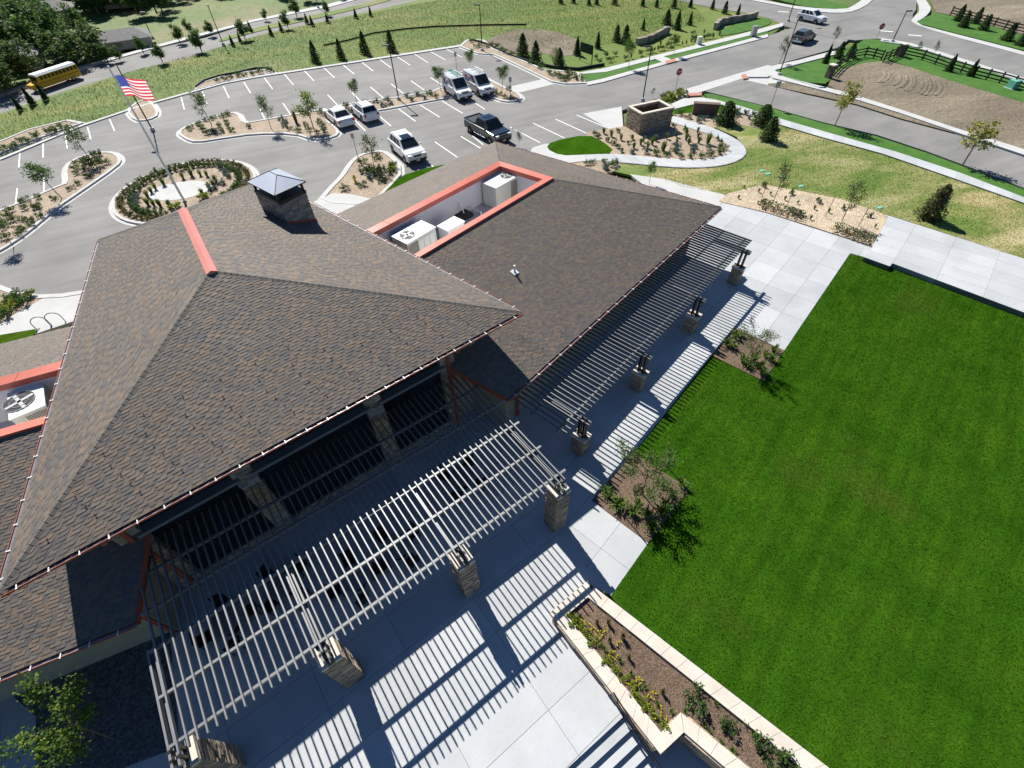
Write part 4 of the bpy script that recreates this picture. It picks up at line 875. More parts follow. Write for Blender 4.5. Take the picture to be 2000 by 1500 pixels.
def conifer_meshes(pal, n=1700, seed=1, wide=.27, fat=.75, s=.042):
    random.seed(seed); t = MB(); t.tube((0, 0, 0), (0, 0, .95), .022, .004, 6); cr_m = MB()
    for i in range(n):
        z = random.random() ** 1.3; a = random.uniform(0, 6.3); lay = .8 + .2 * math.sin(z * 60 + 2 * math.sin(a * 3)); r = wide * (1 - z) ** fat * random.random() ** .4 * lay * (1 + .18 * math.sin(a * 5 + z * 9))
        leaf(cr_m, Vector((math.cos(a) * r, math.sin(a) * r, .03 + z * .95 - r * .15)), s * random.uniform(.7, 1.3), jit(random.choice(pal), .35), .2, 2.0)
    return t.mesh('trunk', MT['bark']), cr_m.mesh('crown', MT['plant'])
SAP = [sapling_meshes(GREEN + OLIVE[:1], seed=3), sapling_meshes(GREEN, seed=4, dense=1.3), sapling_meshes(OLIVE, seed=5, dense=.7)]
SAPL = [sapling_meshes(LIME + GREEN[:1], seed=8, dense=1.2), sapling_meshes(GOLD, 700, seed=9, s=.03)]
SPARSE = [sapling_meshes(OLIVE + GREEN, 3400, seed=11, wide=.40, s=.020), sapling_meshes(OLIVE + GREEN, 2200, seed=13, wide=.36, s=.018)]
NEAR = [sapling_meshes(LIME + GREEN + GREEN, 2600, seed=21, wide=.34, s=.021)]
ROUND = [round_tree_meshes(GREEN + DARKG[:1], seed=31), round_tree_meshes(GREEN, seed=32), round_tree_meshes(DARKG[:2] + GREEN + OLIVE[1:], seed=33, n=1900, wide=.36, base=.1)]
CON = [conifer_meshes(DARKG, seed=41), conifer_meshes(DARKG + GREEN[2:], seed=42, wide=.3), conifer_meshes(DARKG + [(.045, .06, .02)], seed=43, wide=.42, fat=.6)]
SHRUB = [conifer_meshes(DARKG + OLIVE[1:] + GREEN[2:], 2600, seed=51, wide=.5, fat=.42, s=.042), conifer_meshes(OLIVE + [(.16, .12, .06)], 2600, seed=52, wide=.42, fat=.45, s=.042)]
random.seed(99)
BUSH = {'green': [bush_mesh('small_shrub', GREEN + DARKG) for _ in range(3)], 'blue': [bush_mesh('blue_shrub', BLUE) for _ in range(2)], 'dark': [bush_mesh('clipped_shrub', DARKG + GREEN, 340, .45, .5) for _ in range(2)], 'lime': [bush_mesh('lime_shrub', LIME, 260, .4, .35) for _ in range(2)], 'red': [bush_mesh('reddish_shrub', RED + OLIVE + GREEN[:1], 300, .42, .5) for _ in range(2)],
        'grass': [tuft_mesh('ornamental_grass', LIME[:1] + GREEN + OLIVE) for _ in range(3)], 'lily': [tuft_mesh('daylily', GREEN + OLIVE[:1] + LIME[:1], 38, .5, .42, .03) for _ in range(3)], 'tan': [tuft_mesh('ornamental_grass', [(.22, .17, .08), (.16, .13, .06), (.11, .13, .05)], 70, .9, .2, .02) for _ in range(2)]}
PNAME = {'green': ('small_shrub', 'shrub'), 'blue': ('blue_shrub', 'shrub'), 'dark': ('clipped_shrub', 'shrub'), 'lime': ('lime_shrub', 'shrub'), 'red': ('reddish_shrub', 'shrub'), 'grass': ('ornamental_grass', 'grass clump'), 'lily': ('daylily', 'plant'), 'tan': ('ornamental_grass', 'grass clump')}
def plant(kind, x, y, label, group, sc=1.0, z=.09, world=None):
    b = world if world is not None else G(x, y, z); me = random.choice(BUSH[kind]); s = sc * random.uniform(.85, 1.15)
    return tag(link(PNAME[kind][0], me, None, b, random.uniform(0, 6.3), (s, s, s * random.uniform(.9, 1.1))), label, PNAME[kind][1], group)
def tree(pair, x, y, tx, ty, label, cat='tree', name='young_tree', group=None, z=.08, h=None, fat=1.0):
    b = G(x, y, z); h = h or max(.8, top_height(b, tx, ty)); r = thing(name, label, cat, b, random.uniform(0, 6.3), group); fat *= random.uniform(.85, 1.2); h *= random.uniform(.95, 1.06)
    for nm, me in zip(('trunk', 'crown'), pair): link(nm, me, r, sc=(h * fat, h * fat, h))
    return r
A4 = lambda ox, oy, k, l: [(ox + a / k, oy + b / k) for a, b in l]
# --- beds round the refuse enclosure
gl = 'inside the looping walk'
for x, y in A4(1140, 180, 5.882, [(230, 470), (318, 505), (427, 545), (685, 565), (655, 600), (820, 550), (785, 598), (735, 640), (950, 530), (1063, 510), (1180, 485), (1175, 545), (1065, 600), (1205, 590), (1310, 520), (1308, 460), (1320, 580), (575, 640)]): plant('grass', x, y, 'upright green grass clump in the gravel ' + gl, 'grass clumps ' + gl, 1.0)
for x, y in A4(1140, 180, 5.882, [(910, 670), (1425, 590)]): plant('grass', x, y, 'tall leafy bright green clump in the gravel ' + gl, 'tall clumps ' + gl, 1.7)
for x, y in A4(1140, 180, 5.882, [(393, 455), (556, 535), (120, 490), (172, 515), (1027, 400), (1163, 440), (510, 590), (437, 680), (1537, 540), (1580, 580), (278, 565), (345, 600), (388, 635)]): plant('dark', x, y, 'low dark green shrub dotted in the gravel ' + gl, 'low shrubs ' + gl, .6)
for x, y in A4(1140, 180, 5.882, [(1592, 660), (1550, 705), (1460, 735), (1350, 750), (1220, 755), (1105, 755), (960, 730), (830, 715)]): plant('green', x, y, 'green shrub in the row along the inner edge of the looping walk', 'shrub row along the looping walk', .85)
for x, y in A4(1140, 180, 5.882, [(565, 695), (715, 695), (1055, 640), (1055, 690), (1265, 640), (1235, 680), (1435, 650)]): plant('blue', x, y, 'rounded blue-grey shrub in the gravel ' + gl, 'blue shrubs ' + gl, .85)
for x, y in A4(1140, 180, 5.882, [(1320, 345), (1382, 315), (1795, 275), (1900, 300)]): plant('blue', x, y, 'blue-grey shrub in the gravel before the brown sign wall', 'blue shrubs by the sign wall', .8)
for x, y in A4(1140, 180, 5.882, [(1105, 260), (1195, 300), (1855, 245), (1760, 235), (1950, 265)]): plant('green', x, y, 'green shrub in the gravel beside the brown sign wall', 'green shrubs by the sign wall', .8)
for x, y in A4(1140, 180, 5.882, [(105, 815), (45, 830), (230, 815), (372, 820), (340, 855)]): plant('green', x, y, 'small green shrub in the gravel corner behind the wing roof', 'shrubs in the gravel corner', .7)
plant('blue', 1185, 329, 'single blue-grey shrub in the gravel corner behind the wing roof', None, .8)
# --- rock bed by the east patio
for x, y in A4(1380, 310, 5.263, [(588, 285), (873, 360), (1140, 440), (1405, 515), (1675, 595)]): plant('dark', x, y, 'round dark green ball shrub in the tan rock bed', 'ball shrubs in the rock bed', .62)
for x, y in A4(1380, 310, 5.263, [(385, 300), (325, 405), (655, 370), (535, 340), (803, 420), (933, 460), (1105, 515), (1255, 550), (1065, 620), (1728, 705), (525, 460)]): plant('grass', x, y, 'small wispy green plant in the tan rock bed', 'small plants in the rock bed', .5)
for i, (x, y, tx, ty) in enumerate(((1511, 392, 1532, 321), (1644, 432, 1670, 357))):
    tree(SAP[2], x, y, tx, ty, ('thin staked young tree in the rock bed, nearer the wing roof' if i == 0 else 'thin staked young tree in the rock bed, nearer the bright walkway'))
stk = MB(); stk.tube((0, 0, 0), (0, 0, 1.5), .025, .025, 6); STK = stk.mesh('tree_stake', MT['wood_stake'])
for x, y in A4(1380, 310, 5.263, [(568, 400), (828, 475), (1215, 600), (1560, 690)]): tag(link('tree_stake', STK, None, G(x, y, .05)), 'slim wooden stake beside a young tree in the rock bed', 'stake', 'stakes in the rock bed')
def hedge(name, px0, px1, w, label, pal_b, pal_t):
    a, b = G(*px0, .05), G(*px1, .05); r = thing(name, label, 'hedge', (a + b) / 2); mbs = [MB(), MB()]
    n = int((b - a).length * 130)
    for i in range(n):
        t = random.random(); s = random.uniform(-w / 2, w / 2); z = random.uniform(.05, .62) * (1 - .35 * abs(s) / (w / 2)); d = (b - a).normalized(); p = a + (b - a) * t + Vector((-d.y, d.x, 0)) * s - r.location
        back = s > -.05; leaf(mbs[1 if back else 0], p + Vector((0, 0, z)), .11, jit(random.choice(pal_t if back else pal_b)))
    mbs[0].build('lower_foliage', MT['plant'], r); mbs[1].build('upper_foliage', MT['plant'], r)
hedge('hedge', (1482, 400), (1568, 427), 1.1, 'low two-tone green and reddish hedge along the patio, nearer the wing roof', RED, GREEN)
hedge('hedge', (1626, 446), (1706, 476), 1.1, 'low brownish hedge along the patio, nearer the bright walkway', RED + OLIVE[2:], GREEN + OLIVE)
LID = MB().box((0, 0, .02), (.5, .3, .04)).box((0, 0, .045), (.42, .22, .012)).mesh('valve_box', MT['green_plastic'])
for x, y in ((1488, 334), (1500, 340), (1564, 364), (1718, 406), (1530, 345)): tag(link('valve_box', LID, None, G(x, y, .03), .4), 'small green irrigation valve box lid in the dry lawn', 'valve box', 'green valve boxes')
# --- beds in the lawn edge
for i, (bed, lst) in enumerate((('mulch bed nearest the raised planter', A4(1000, 750, 4, [(1320, 790), (1255, 880), (1050, 1030), (1080, 1120), (850, 950), (720, 850), (1200, 960), (940, 1010), (1170, 1010), (820, 960), (1090, 1140), (980, 950), (760, 880)])), ('mulch bed by the far half of the lawn edge', A4(1090, 620, 5, [(1850, 480), (1900, 430), (1960, 500), (1800, 430), (1700, 300), (1650, 270), (2020, 380), (2080, 420), (1990, 560), (1720, 200), (1770, 180), (2100, 330)])))):
    for x, y in lst: plant('lily', x, y, 'strappy green daylily clump in the ' + bed, 'daylilies in the ' + bed, 1.15, .05)
tree(SPARSE[0], 1253, 962, 1234, 872, 'sparse fine-leaved young tree in the mulch bed nearest the raised planter', fat=1.25, h=2.0)
tree(SPARSE[1], 1456, 706, 1480, 618, 'sparse fine-leaved young tree in the mulch bed by the far half of the lawn edge', fat=.85, h=2.3)
for x, y in ((1218, 1006), (1292, 900)): tag(link('tree_stake', STK, None, G(x, y, .05)), 'pale wooden stake in the mulch bed nearest the raised planter', 'stake', 'stakes in the near mulch bed')
# --- raised planter planting
zs = .33
for x, y in A4(1000, 1125, 4, [(465, 320), (490, 370), (540, 410), (585, 465), (640, 530), (725, 650), (798, 725), (865, 795), (938, 895), (1030, 1000), (1080, 1060), (1172, 1160), (975, 940)]): plant('lime', x, y, 'lime green leafy plant in the row along the raised planter\'s patio edge', 'lime plants in the raised planter', .5, zs)
fm = MB()
for k in range(14): leaf(fm, Vector((random.gauss(0, .06), random.gauss(0, .06), random.uniform(.02, .12))), .06, jit(random.choice(GREEN)))
FST = fm.mesh('leaves', MT['plant']); fm = MB()
for k in range(3):
    c = Vector((random.gauss(0, .05), random.gauss(0, .05), random.uniform(.14, .2)))
    for j in range(7): a = j * .9; fm.face([c, c + Vector((math.cos(a - .3) * .032, math.sin(a - .3) * .032, .01)), c + Vector((math.cos(a + .3) * .032, math.sin(a + .3) * .032, .01))], (.78, .60, .02))
FHD = fm.mesh('flower_head', MT['plant'])
for x, y in A4(1000, 1125, 4, [(565, 378), (605, 378), (640, 407), (672, 432), (648, 463), (697, 468), (682, 488), (740, 418), (718, 440), (618, 422), (545, 345), (835, 515), (815, 540), (785, 592), (763, 612), (820, 625), (785, 640), (987, 798), (963, 817), (1010, 820), (985, 850), (903, 850), (1095, 908), (1060, 935), (1085, 950), (1117, 925), (1160, 1022), (1160, 1072), (1130, 1112), (1197, 1117)]):
    r = thing('marigold', 'small yellow-flowered plant in the raised planter', 'flower', G(x, y, zs), random.uniform(0, 6), 'yellow flowers in the raised planter'); link('leaves', FST, r, sc=.65); link('flower_head', FHD, r, sc=.8)
for x, y in A4(1000, 1125, 4, [(660, 370), (750, 370), (860, 480), (760, 510), (1170, 910), (910, 640)]): plant('tan', x, y, 'wispy tan grass clump in the raised planter', 'tan grasses in the raised planter', .55, zs)
for x, y in A4(1000, 1125, 4, [(1450, 975), (1665, 1160), (1945, 1365), (2100, 1480)]): plant('green', x, y, 'rounded green shrub in the lower half of the raised planter', 'round shrubs in the raised planter', .8, zs)
for x, y in A4(1000, 1125, 4, [(690, 540), (720, 570), (840, 660), (930, 760), (1040, 870), (1130, 990), (1000, 870), (1240, 1060), (530, 320), (1350, 1060), (1500, 1160), (1540, 1210), (1720, 1360), (1590, 1000), (1820, 1150), (1880, 1220), (1630, 1290)]): plant('lily', x, y, 'little grey-green seedling in the raised planter', 'seedlings in the raised planter', .35, zs)
# --- roundabout
for ring_r, kind, nn, lab in ((RR - 1.0, 'red', 64, 'reddish hedge shrub in the outer ring of the flagpole island'), (RR - 1.75, 'dark', 58, 'dark green hedge shrub in the inner ring of the flagpole island')):
    for k in range(nn):
        a = 2 * math.pi * k / nn; w = Vector((RC.x + ring_r * math.cos(a), RC.y + ring_r * math.sin(a), .09)); pxl = PX(w)
        if pxl and pxl[1] < 490 and not (abs((w.xy - FP.xy).normalized().dot(Vector((.35, -.93)))) > .9 and w.y < FP.y): plant(kind, 0, 0, lab, lab.split(' in ')[1], .72 if kind == 'dark' else .66, world=w)
for x, y in A4(200, 290, 6.25, [(990, 370), (1095, 340), (1200, 330), (1280, 340), (1390, 410), (1370, 470), (1305, 490), (1225, 560), (865, 405), (755, 450), (655, 500), (605, 545), (560, 600), (560, 690), (635, 700), (710, 710), (830, 710)]): plant('grass', x, y, 'upright green grass clump on the flagpole island', 'grass clumps on the flagpole island', 1.05)
for x, y in A4(200, 290, 6.25, [(870, 735), (920, 715), (1215, 610), (1270, 590)]): plant('lime', x, y, 'bright lime ground plant beside the flagpole pad', 'lime plants by the flagpole', .9)
for x, y in A4(200, 290, 6.25, [(1520, 300), (1530, 360), (1450, 250), (430, 600), (440, 710), (380, 650), (1480, 440), (1340, 510)]): plant('blue', x, y, 'grey-green shrub in the gravel of the flagpole island', 'grey shrubs on the flagpole island', .8)
# --- car park islands
isl = 'on the long car park island'
for x, y in A4(500, 0, 4, [(948, 800), (1030, 785), (985, 830), (1065, 815), (1180, 760), (1262, 745), (1215, 787), (1316, 772), (210, 935), (240, 960), (240, 985)]): plant('blue', x, y, 'blue-grey shrub ' + isl, 'blue shrubs ' + isl, .85)
for x, y in A4(500, 0, 4, [(1348, 730), (1410, 763), (1372, 745), (855, 812), (710, 840), (738, 875), (500, 880), (515, 900), (265, 1015), (325, 1030), (385, 985), (410, 1025), (490, 960), (520, 1000), (1580, 590), (1640, 595), (1900, 740), (1950, 765), (1870, 730), (1980, 700), (1990, 770), (475, 1040), (530, 1030)]) + A4(0, 0, 4, [(1560, 975), (1575, 1000), (1590, 1020), (1630, 1050), (1680, 1040), (1615, 945), (1670, 930), (1735, 915), (1785, 900), (1770, 960), (1785, 990), (1720, 990), (1815, 1025), (1740, 1035), (1950, 1000), (1495, 1010)]): plant('green', x, y, 'small green shrub ' + isl, 'green shrubs ' + isl, .75)
plant('tan', 579, 240, 'tall reddish-brown grass clump ' + isl, None, 1.6)
for x, y in A4(500, 0, 4, [(835, 1280), (945, 1240), (940, 1360), (1045, 1360), (975, 1410), (830, 1450), (705, 1480), (1000, 1330), (1070, 1320), (830, 1350), (900, 1340), (960, 1330), (870, 1345)]): plant('green', x, y, 'green shrub on the island beside the white SUV', 'green shrubs beside the white SUV', .9)
plant('blue', 720, 348, 'blue-grey shrub on the island beside the white SUV', None, 1.0); plant('lime', 765, 333, 'yellow-green shrub on the island beside the white SUV', None, 1.0)
for x, y in A4(0, 0, 4, [(595, 1325), (600, 1280), (655, 1285), (660, 1250), (735, 1220), (785, 1215), (680, 1330), (690, 1385), (600, 1365), (850, 1280), (615, 1440), (560, 1480), (420, 1560), (300, 1620), (330, 1700), (200, 1720), (250, 1760), (150, 1800), (60, 1780)]) + A4(0, 375, 4, [(200, 80), (195, 140), (75, 160), (130, 220), (290, 130), (310, 50), (255, 225), (190, 300), (150, 345), (40, 370), (70, 200), (20, 250)]): plant('green', x, y, 'small green shrub on the left drive island', 'green shrubs on the left drive island', .75)
plant('dark', 186, 328, 'dark spreading shrub under the young tree on the left drive island', None, 1.5)
for x, y in A4(0, 0, 4, [(25, 1190), (75, 1170), (125, 1150), (175, 1120), (230, 1110), (295, 1075), (380, 1040), (435, 1040), (475, 1000)]): plant('green', x, y, 'shrub in the bed along the far left kerb of the car park', 'shrubs along the far left kerb', .95)
for x, y in A4(0, 0, 4, [(1710, 640), (1760, 630), (1805, 615), (1870, 600), (1915, 595), (1975, 585), (2040, 575), (2100, 560)]): plant('green', x, y, 'shrub in the bed along the far kerb behind the empty bays', 'shrubs behind the empty bays', .85)
for x, y in A4(500, 0, 4, [(1690, 330), (1730, 370), (1800, 370), (1845, 360), (1880, 375), (1920, 395), (1955, 410), (1990, 430)]) + A4(1000, 0, 4, [(150, 495), (200, 510), (235, 535), (320, 590), (360, 600), (295, 575), (390, 630), (440, 610), (480, 600), (440, 580), (420, 620), (500, 620)]): plant('green', x, y, 'shrub in the bed at the far corner of the car park', 'shrubs at the far car park corner', .9)
plant('red', 1137, 157, 'pinkish flowering shrub at the tip of the far corner bed', None, .9)
for x, y in A4(1000, 0, 4, [(655, 455), (690, 490), (770, 475), (890, 460), (930, 450), (735, 440), (810, 430), (1000, 430), (1060, 410), (1100, 400), (1140, 390), (1180, 385), (1230, 360), (1250, 385), (1290, 340), (1330, 350), (1360, 345), (1400, 330), (1420, 310), (1450, 325), (1500, 300), (1530, 295), (1570, 290), (1620, 275), (1160, 350), (1240, 320), (1420, 270), (1500, 260)]): plant(random.choice(('green', 'green', 'grass')), x, y, 'small plant in the bed along the footpath by the black sign board', 'plants along the footpath bed', .9)
for x, y in A4(1000, 0, 4, [(1180, 770), (1220, 780), (1260, 770), (1300, 760), (1340, 755), (1200, 790), (1250, 750), (1300, 740), (1330, 735), (1230, 760)]): plant(random.choice(('red', 'lime')), x, y, 'reddish and yellow shrub on the small kerbed bed behind the stone enclosure', 'shrubs behind the stone enclosure', 1.0)
for x, y in ((20, 590), (35, 584), (55, 588), (30, 600), (12, 605), (60, 580), (8, 618)): plant(random.choice(('green', 'lime')), x, y, 'green shrub in the bed left of the main roof', 'shrubs left of the main roof', 1.1)
# --- young trees
YT = [(413, 243, 396, 178, 0, 'thin young tree at the left tip of the long car park island'), (181, 318, 140, 243, 0, 'thin young tree on the left drive island, nearer the flag'), (121, 388, 86, 316, 1, 'thin young tree on the left drive island, at the picture edge'), (530, 252, 508, 188, 0, 'narrow young tree on the car park island left of the yellow-green one'), (698, 207, 690, 153, 1, 'young tree on the island behind the small white hatchback'), (862, 178, 856, 126, 1, 'young tree on the island left of the white vans'), (918, 147, 913, 95, 1, 'young tree on the island behind the white vans'), (980, 183, 978, 122, 1, 'young tree right of the white vans'), (731, 330, 714, 260, 2, 'grey-green young tree beside the white SUV'), (1228, 133, 1229, 78, 1, 'young tree on the verge beside the black sign board'), (1316, 108, 1318, 66, 1, 'young tree on the verge further along the drive'), (1625, 88, 1632, 50, 2, 'thin young tree on the verge near the intersection'), (1522, 124, 1527, 70, 2, 'thin young tree beside the dark lamp post at the corner'), (1790, 103, 1786, 78, 2, 'pale small tree on the verge left of the pair by the rail fence'), (1820, 110, 1826, 80, 2, 'pale small tree on the verge right of the pair by the rail fence'), (1083, 140, 1072, 95, 2, 'grey young tree in the far corner bed of the car park'), (25, 480, -10, 400, 1, 'young tree at the picture edge above the entrance drive'), (1013, 285, 1008, 258, 0, 'treetop showing just behind the wing roof ridge'), (1268, 358, 1266, 315, 1, 'leafy young tree showing above the wing roof edge'), (1274, 190, 1274, 172, 2, 'bare thin sapling behind the stone enclosure')]
for x, y, tx, ty, k, lb in YT: tree(SAP[k], x, y, tx, ty, lb)
tree(SAPL[0], 613, 252, 600, 176, 'bright yellow-green young tree on the long car park island', fat=1.4)
tree(SAPL[1], 1630, 246, 1648, 158, 'yellow-leaved young tree on the verge of the branch road, nearer the sign', fat=1.1); tree(SAPL[1], 1880, 322, 1914, 236, 'yellow-leaved young tree on the verge of the branch road, at the right', fat=1.3)
tree(NEAR[0], 222, 1442, 60, 1330, 'bright green young tree in the shaded gravel bed at the lower left', h=3.3, fat=.85)
# --- conifers
CN = [(617, 120, 606, 80, 0), (667, 114, 656, 73, 0), (713, 103, 703, 62, 0), (765, 99, 757, 57, 0)]
for i, (x, y, tx, ty, k) in enumerate(CN): tree(CON[2], x, y, tx, ty, ['dark conifer behind the empty bays, leftmost of four', 'dark conifer behind the empty bays, second of four', 'dark conifer behind the empty bays, third of four', 'dark conifer behind the empty bays, rightmost of four'][i], name='conifer', group='four conifers behind the bays', fat=.9)
for x, y, tx, ty, k, lb in ((1021, 108, 1017, 66, 2, 'dark conifer left of the pair at the far car park corner'), (1046, 119, 1045, 81, 2, 'dark conifer right of the pair at the far car park corner'), (1092, 128, 1086, 92, 2, 'broad green conifer behind the far corner bed'), (1127, 106, 1126, 72, 0, 'conifer half hidden behind the black sign board'), (1167, 93, 1166, 60, 0, 'narrow conifer right of the black sign board'), (1204, 80, 1203, 46, 2, 'left conifer of the close pair in the dry field'), (1221, 84, 1221, 48, 2, 'right conifer of the close pair in the dry field'), (1256, 57, 1256, 34, 1, 'thin dark conifer standing alone in the dry field'), (1302, 46, 1302, 17, 2, 'left conifer of the three near the curved wall'), (1322, 56, 1325, 20, 1, 'middle conifer of the three near the curved wall'), (1347, 47, 1346, 20, 1, 'right conifer of the three near the curved wall'), (1612, 122, 1618, 86, 0, 'dark conifer left of the close pair by the fence'), (1636, 113, 1648, 80, 2, 'left conifer of the close pair by the rail fence'), (1660, 110, 1663, 80, 2, 'right conifer of the close pair by the rail fence'), (1852, 138, 1859, 104, 0, 'dark conifer in front of the rail fence, left'), (1894, 147, 1902, 113, 0, 'dark conifer in front of the rail fence, right'), (64, 203, 54, 165, 0, 'narrow conifer by the bus, right of three'), (40, 214, 28, 184, 0, 'narrow conifer by the bus, leftmost of three'), (90, 194, 78, 160, 0, 'narrow conifer by the bus, tallest of three')):
    tree(CON[k], x, y, tx, ty, lb, name='conifer')
for x, y, tx, ty, k, lb, ft in ((1416, 240, 1420, 195, 0, 'large dark green pine shrub beside the brown sign wall', 1.15), (1500, 272, 1496, 225, 0, 'large dark pine shrub by the footpath, nearest of two', 1.1), (1488, 243, 1490, 203, 0, 'large dark pine shrub by the footpath, further of two', 1.2), (1812, 424, 1832, 352, 1, 'broad reddish-green shrub standing in the dry lawn', 1.0)): tree(SHRUB[k], x, y, tx, ty, lb, cat='shrub', name='pine_shrub', fat=ft)
for i, (x, y) in enumerate(((1255, 11), (1282, 13), (1316, 14), (1348, 13), (1391, 17), (1415, 25), (1440, 32), (1165, 8), (1095, 6), (1120, 5), (1150, 9), (1200, 8))): tree(CON[i % 3], x, y, x, y - 22, 'small dark conifer in the row along the far road', name='conifer', group='conifers along the far road', h=1.6)
for i, (x, y) in enumerate(((1870, 40), (1904, 45), (1920, 58), (1965, 78), (1992, 88), (1880, 52))): tree(CON[2], x, y, x, y - 22, 'dark conifer along the fence beyond the far road', name='conifer', group='conifers beyond the far road', h=1.9)
# street trees along the far left road
for i, (x, y, tx, ty) in enumerate(((318, 122, 302, 82), (394, 100, 378, 57), (479, 77, 468, 36), (563, 55, 552, 18), (580, 33, 572, -5), (352, 84, 340, 48), (212, 122, 200, 85), (235, 118, 222, 88), (281, 104, 268, 70), (372, 66, 372, 35), (414, 70, 405, 38), (520, 40, 512, 18), (640, 30, 636, 0))): tree(ROUND[i % 2], x, y, tx, ty, 'round green street tree along the far left road', name='street_tree', group='street trees along the far left road', fat=1.15)
for i, (x, y) in enumerate(((610, 49), (640, 43), (530, 68), (550, 60), (695, 34), (724, 30), (490, 60), (455, 88), (470, 82), (600, 45))): tree(CON[1], x, y, x, y - 16, 'little dark evergreen on the verge of the far left road', name='conifer', group='evergreens by the far left road', h=1.3)
# dark woodland and garden trees towards the top left
rs = random.Random(5)
for i in range(62):
    x = rs.uniform(-60, 330); y = rs.uniform(-6, 150); 
    if y > 165 - .35 * x - 18 or (150 < x < 330 and y > 42 and rs.random() < .93) or (x > 230 and y > 20 and rs.random() < .7): y = rs.uniform(-8, 28)
    tree(ROUND[2] if rs.random() < .65 else ROUND[0], x, y, x, y - 30, 'large dark garden tree in the suburb beyond the far left road', name='garden_tree', group='suburban trees at the top left', h=rs.uniform(3.6, 6.2), fat=1.3)
for i in range(26):
    x = rs.uniform(330, 720); y = rs.uniform(-22, 4) - (x - 330) * .008; tree(ROUND[rs.choice((0, 1, 2))], x, y, x, y - 30, 'green tree on the slope beyond the far left road', name='hillside_tree', group='trees beyond the far left road', h=rs.uniform(2.2, 3.8), fat=1.2)
for i, (x, y, k) in enumerate(((15, 165, .4), (35, 155, .2), (-10, 175, .3), (60, 150, .2), (160, 112, 0), (180, 105, .2), (130, 118, 0), (10, 185, .2), (175, 122, .1))): tree(ROUND[2], x, y, x, y - 30, 'dark leafy tree close behind the bus', name='garden_tree', group='trees behind the bus', h=4.2 + k * 3, fat=1.35)
# ================================================================ vehicles
def wheel_meshes(r=.34, w=.22):
    t = MB(); n = 18
    prof = [(r * .62, -w / 2), (r * .93, -w / 2), (r, -w / 2 + .04), (r, w / 2 - .04), (r * .93, w / 2), (r * .62, w / 2)]
    vs = [(math.cos(2 * math.pi * i / n) * q, y, math.sin(2 * math.pi * i / n) * q) for q, y in prof for i in range(n)]
    t.add(vs, [[k * n + i, k * n + (i + 1) % n, (k + 1) * n + (i + 1) % n, (k + 1) * n + i] for k in range(5) for i in range(n)])
    rm = MB(); rm.tube((0, -w * .36, 0), (0, w * .36, 0), r * .63, r * .63, 16)
    for k in range(5):
        a = 2 * math.pi * k / 5
        for y in (-w * .42, w * .42): rm.bar((0, y, 0), (math.cos(a) * r * .6, y, math.sin(a) * r * .6), .05, .03, up=Vector((0, 1, 0)))
    return t.mesh('tyre', MT['rubber']), rm.mesh('rim', MT['rim'])
TYRE, RIM = wheel_meshes()
def loft(mb, secs, cap=True):
    n = len(secs[0])
    o = [v for s in secs for v in s]; fs = [[k * n + i, k * n + (i + 1) % n, (k + 1) * n + (i + 1) % n, (k + 1) * n + i] for k in range(len(secs) - 1) for i in range(n)]
    if cap: fs += [list(range(n))[::-1], [(len(secs) - 1) * n + i for i in range(n)]]
    mb.add(o, fs)
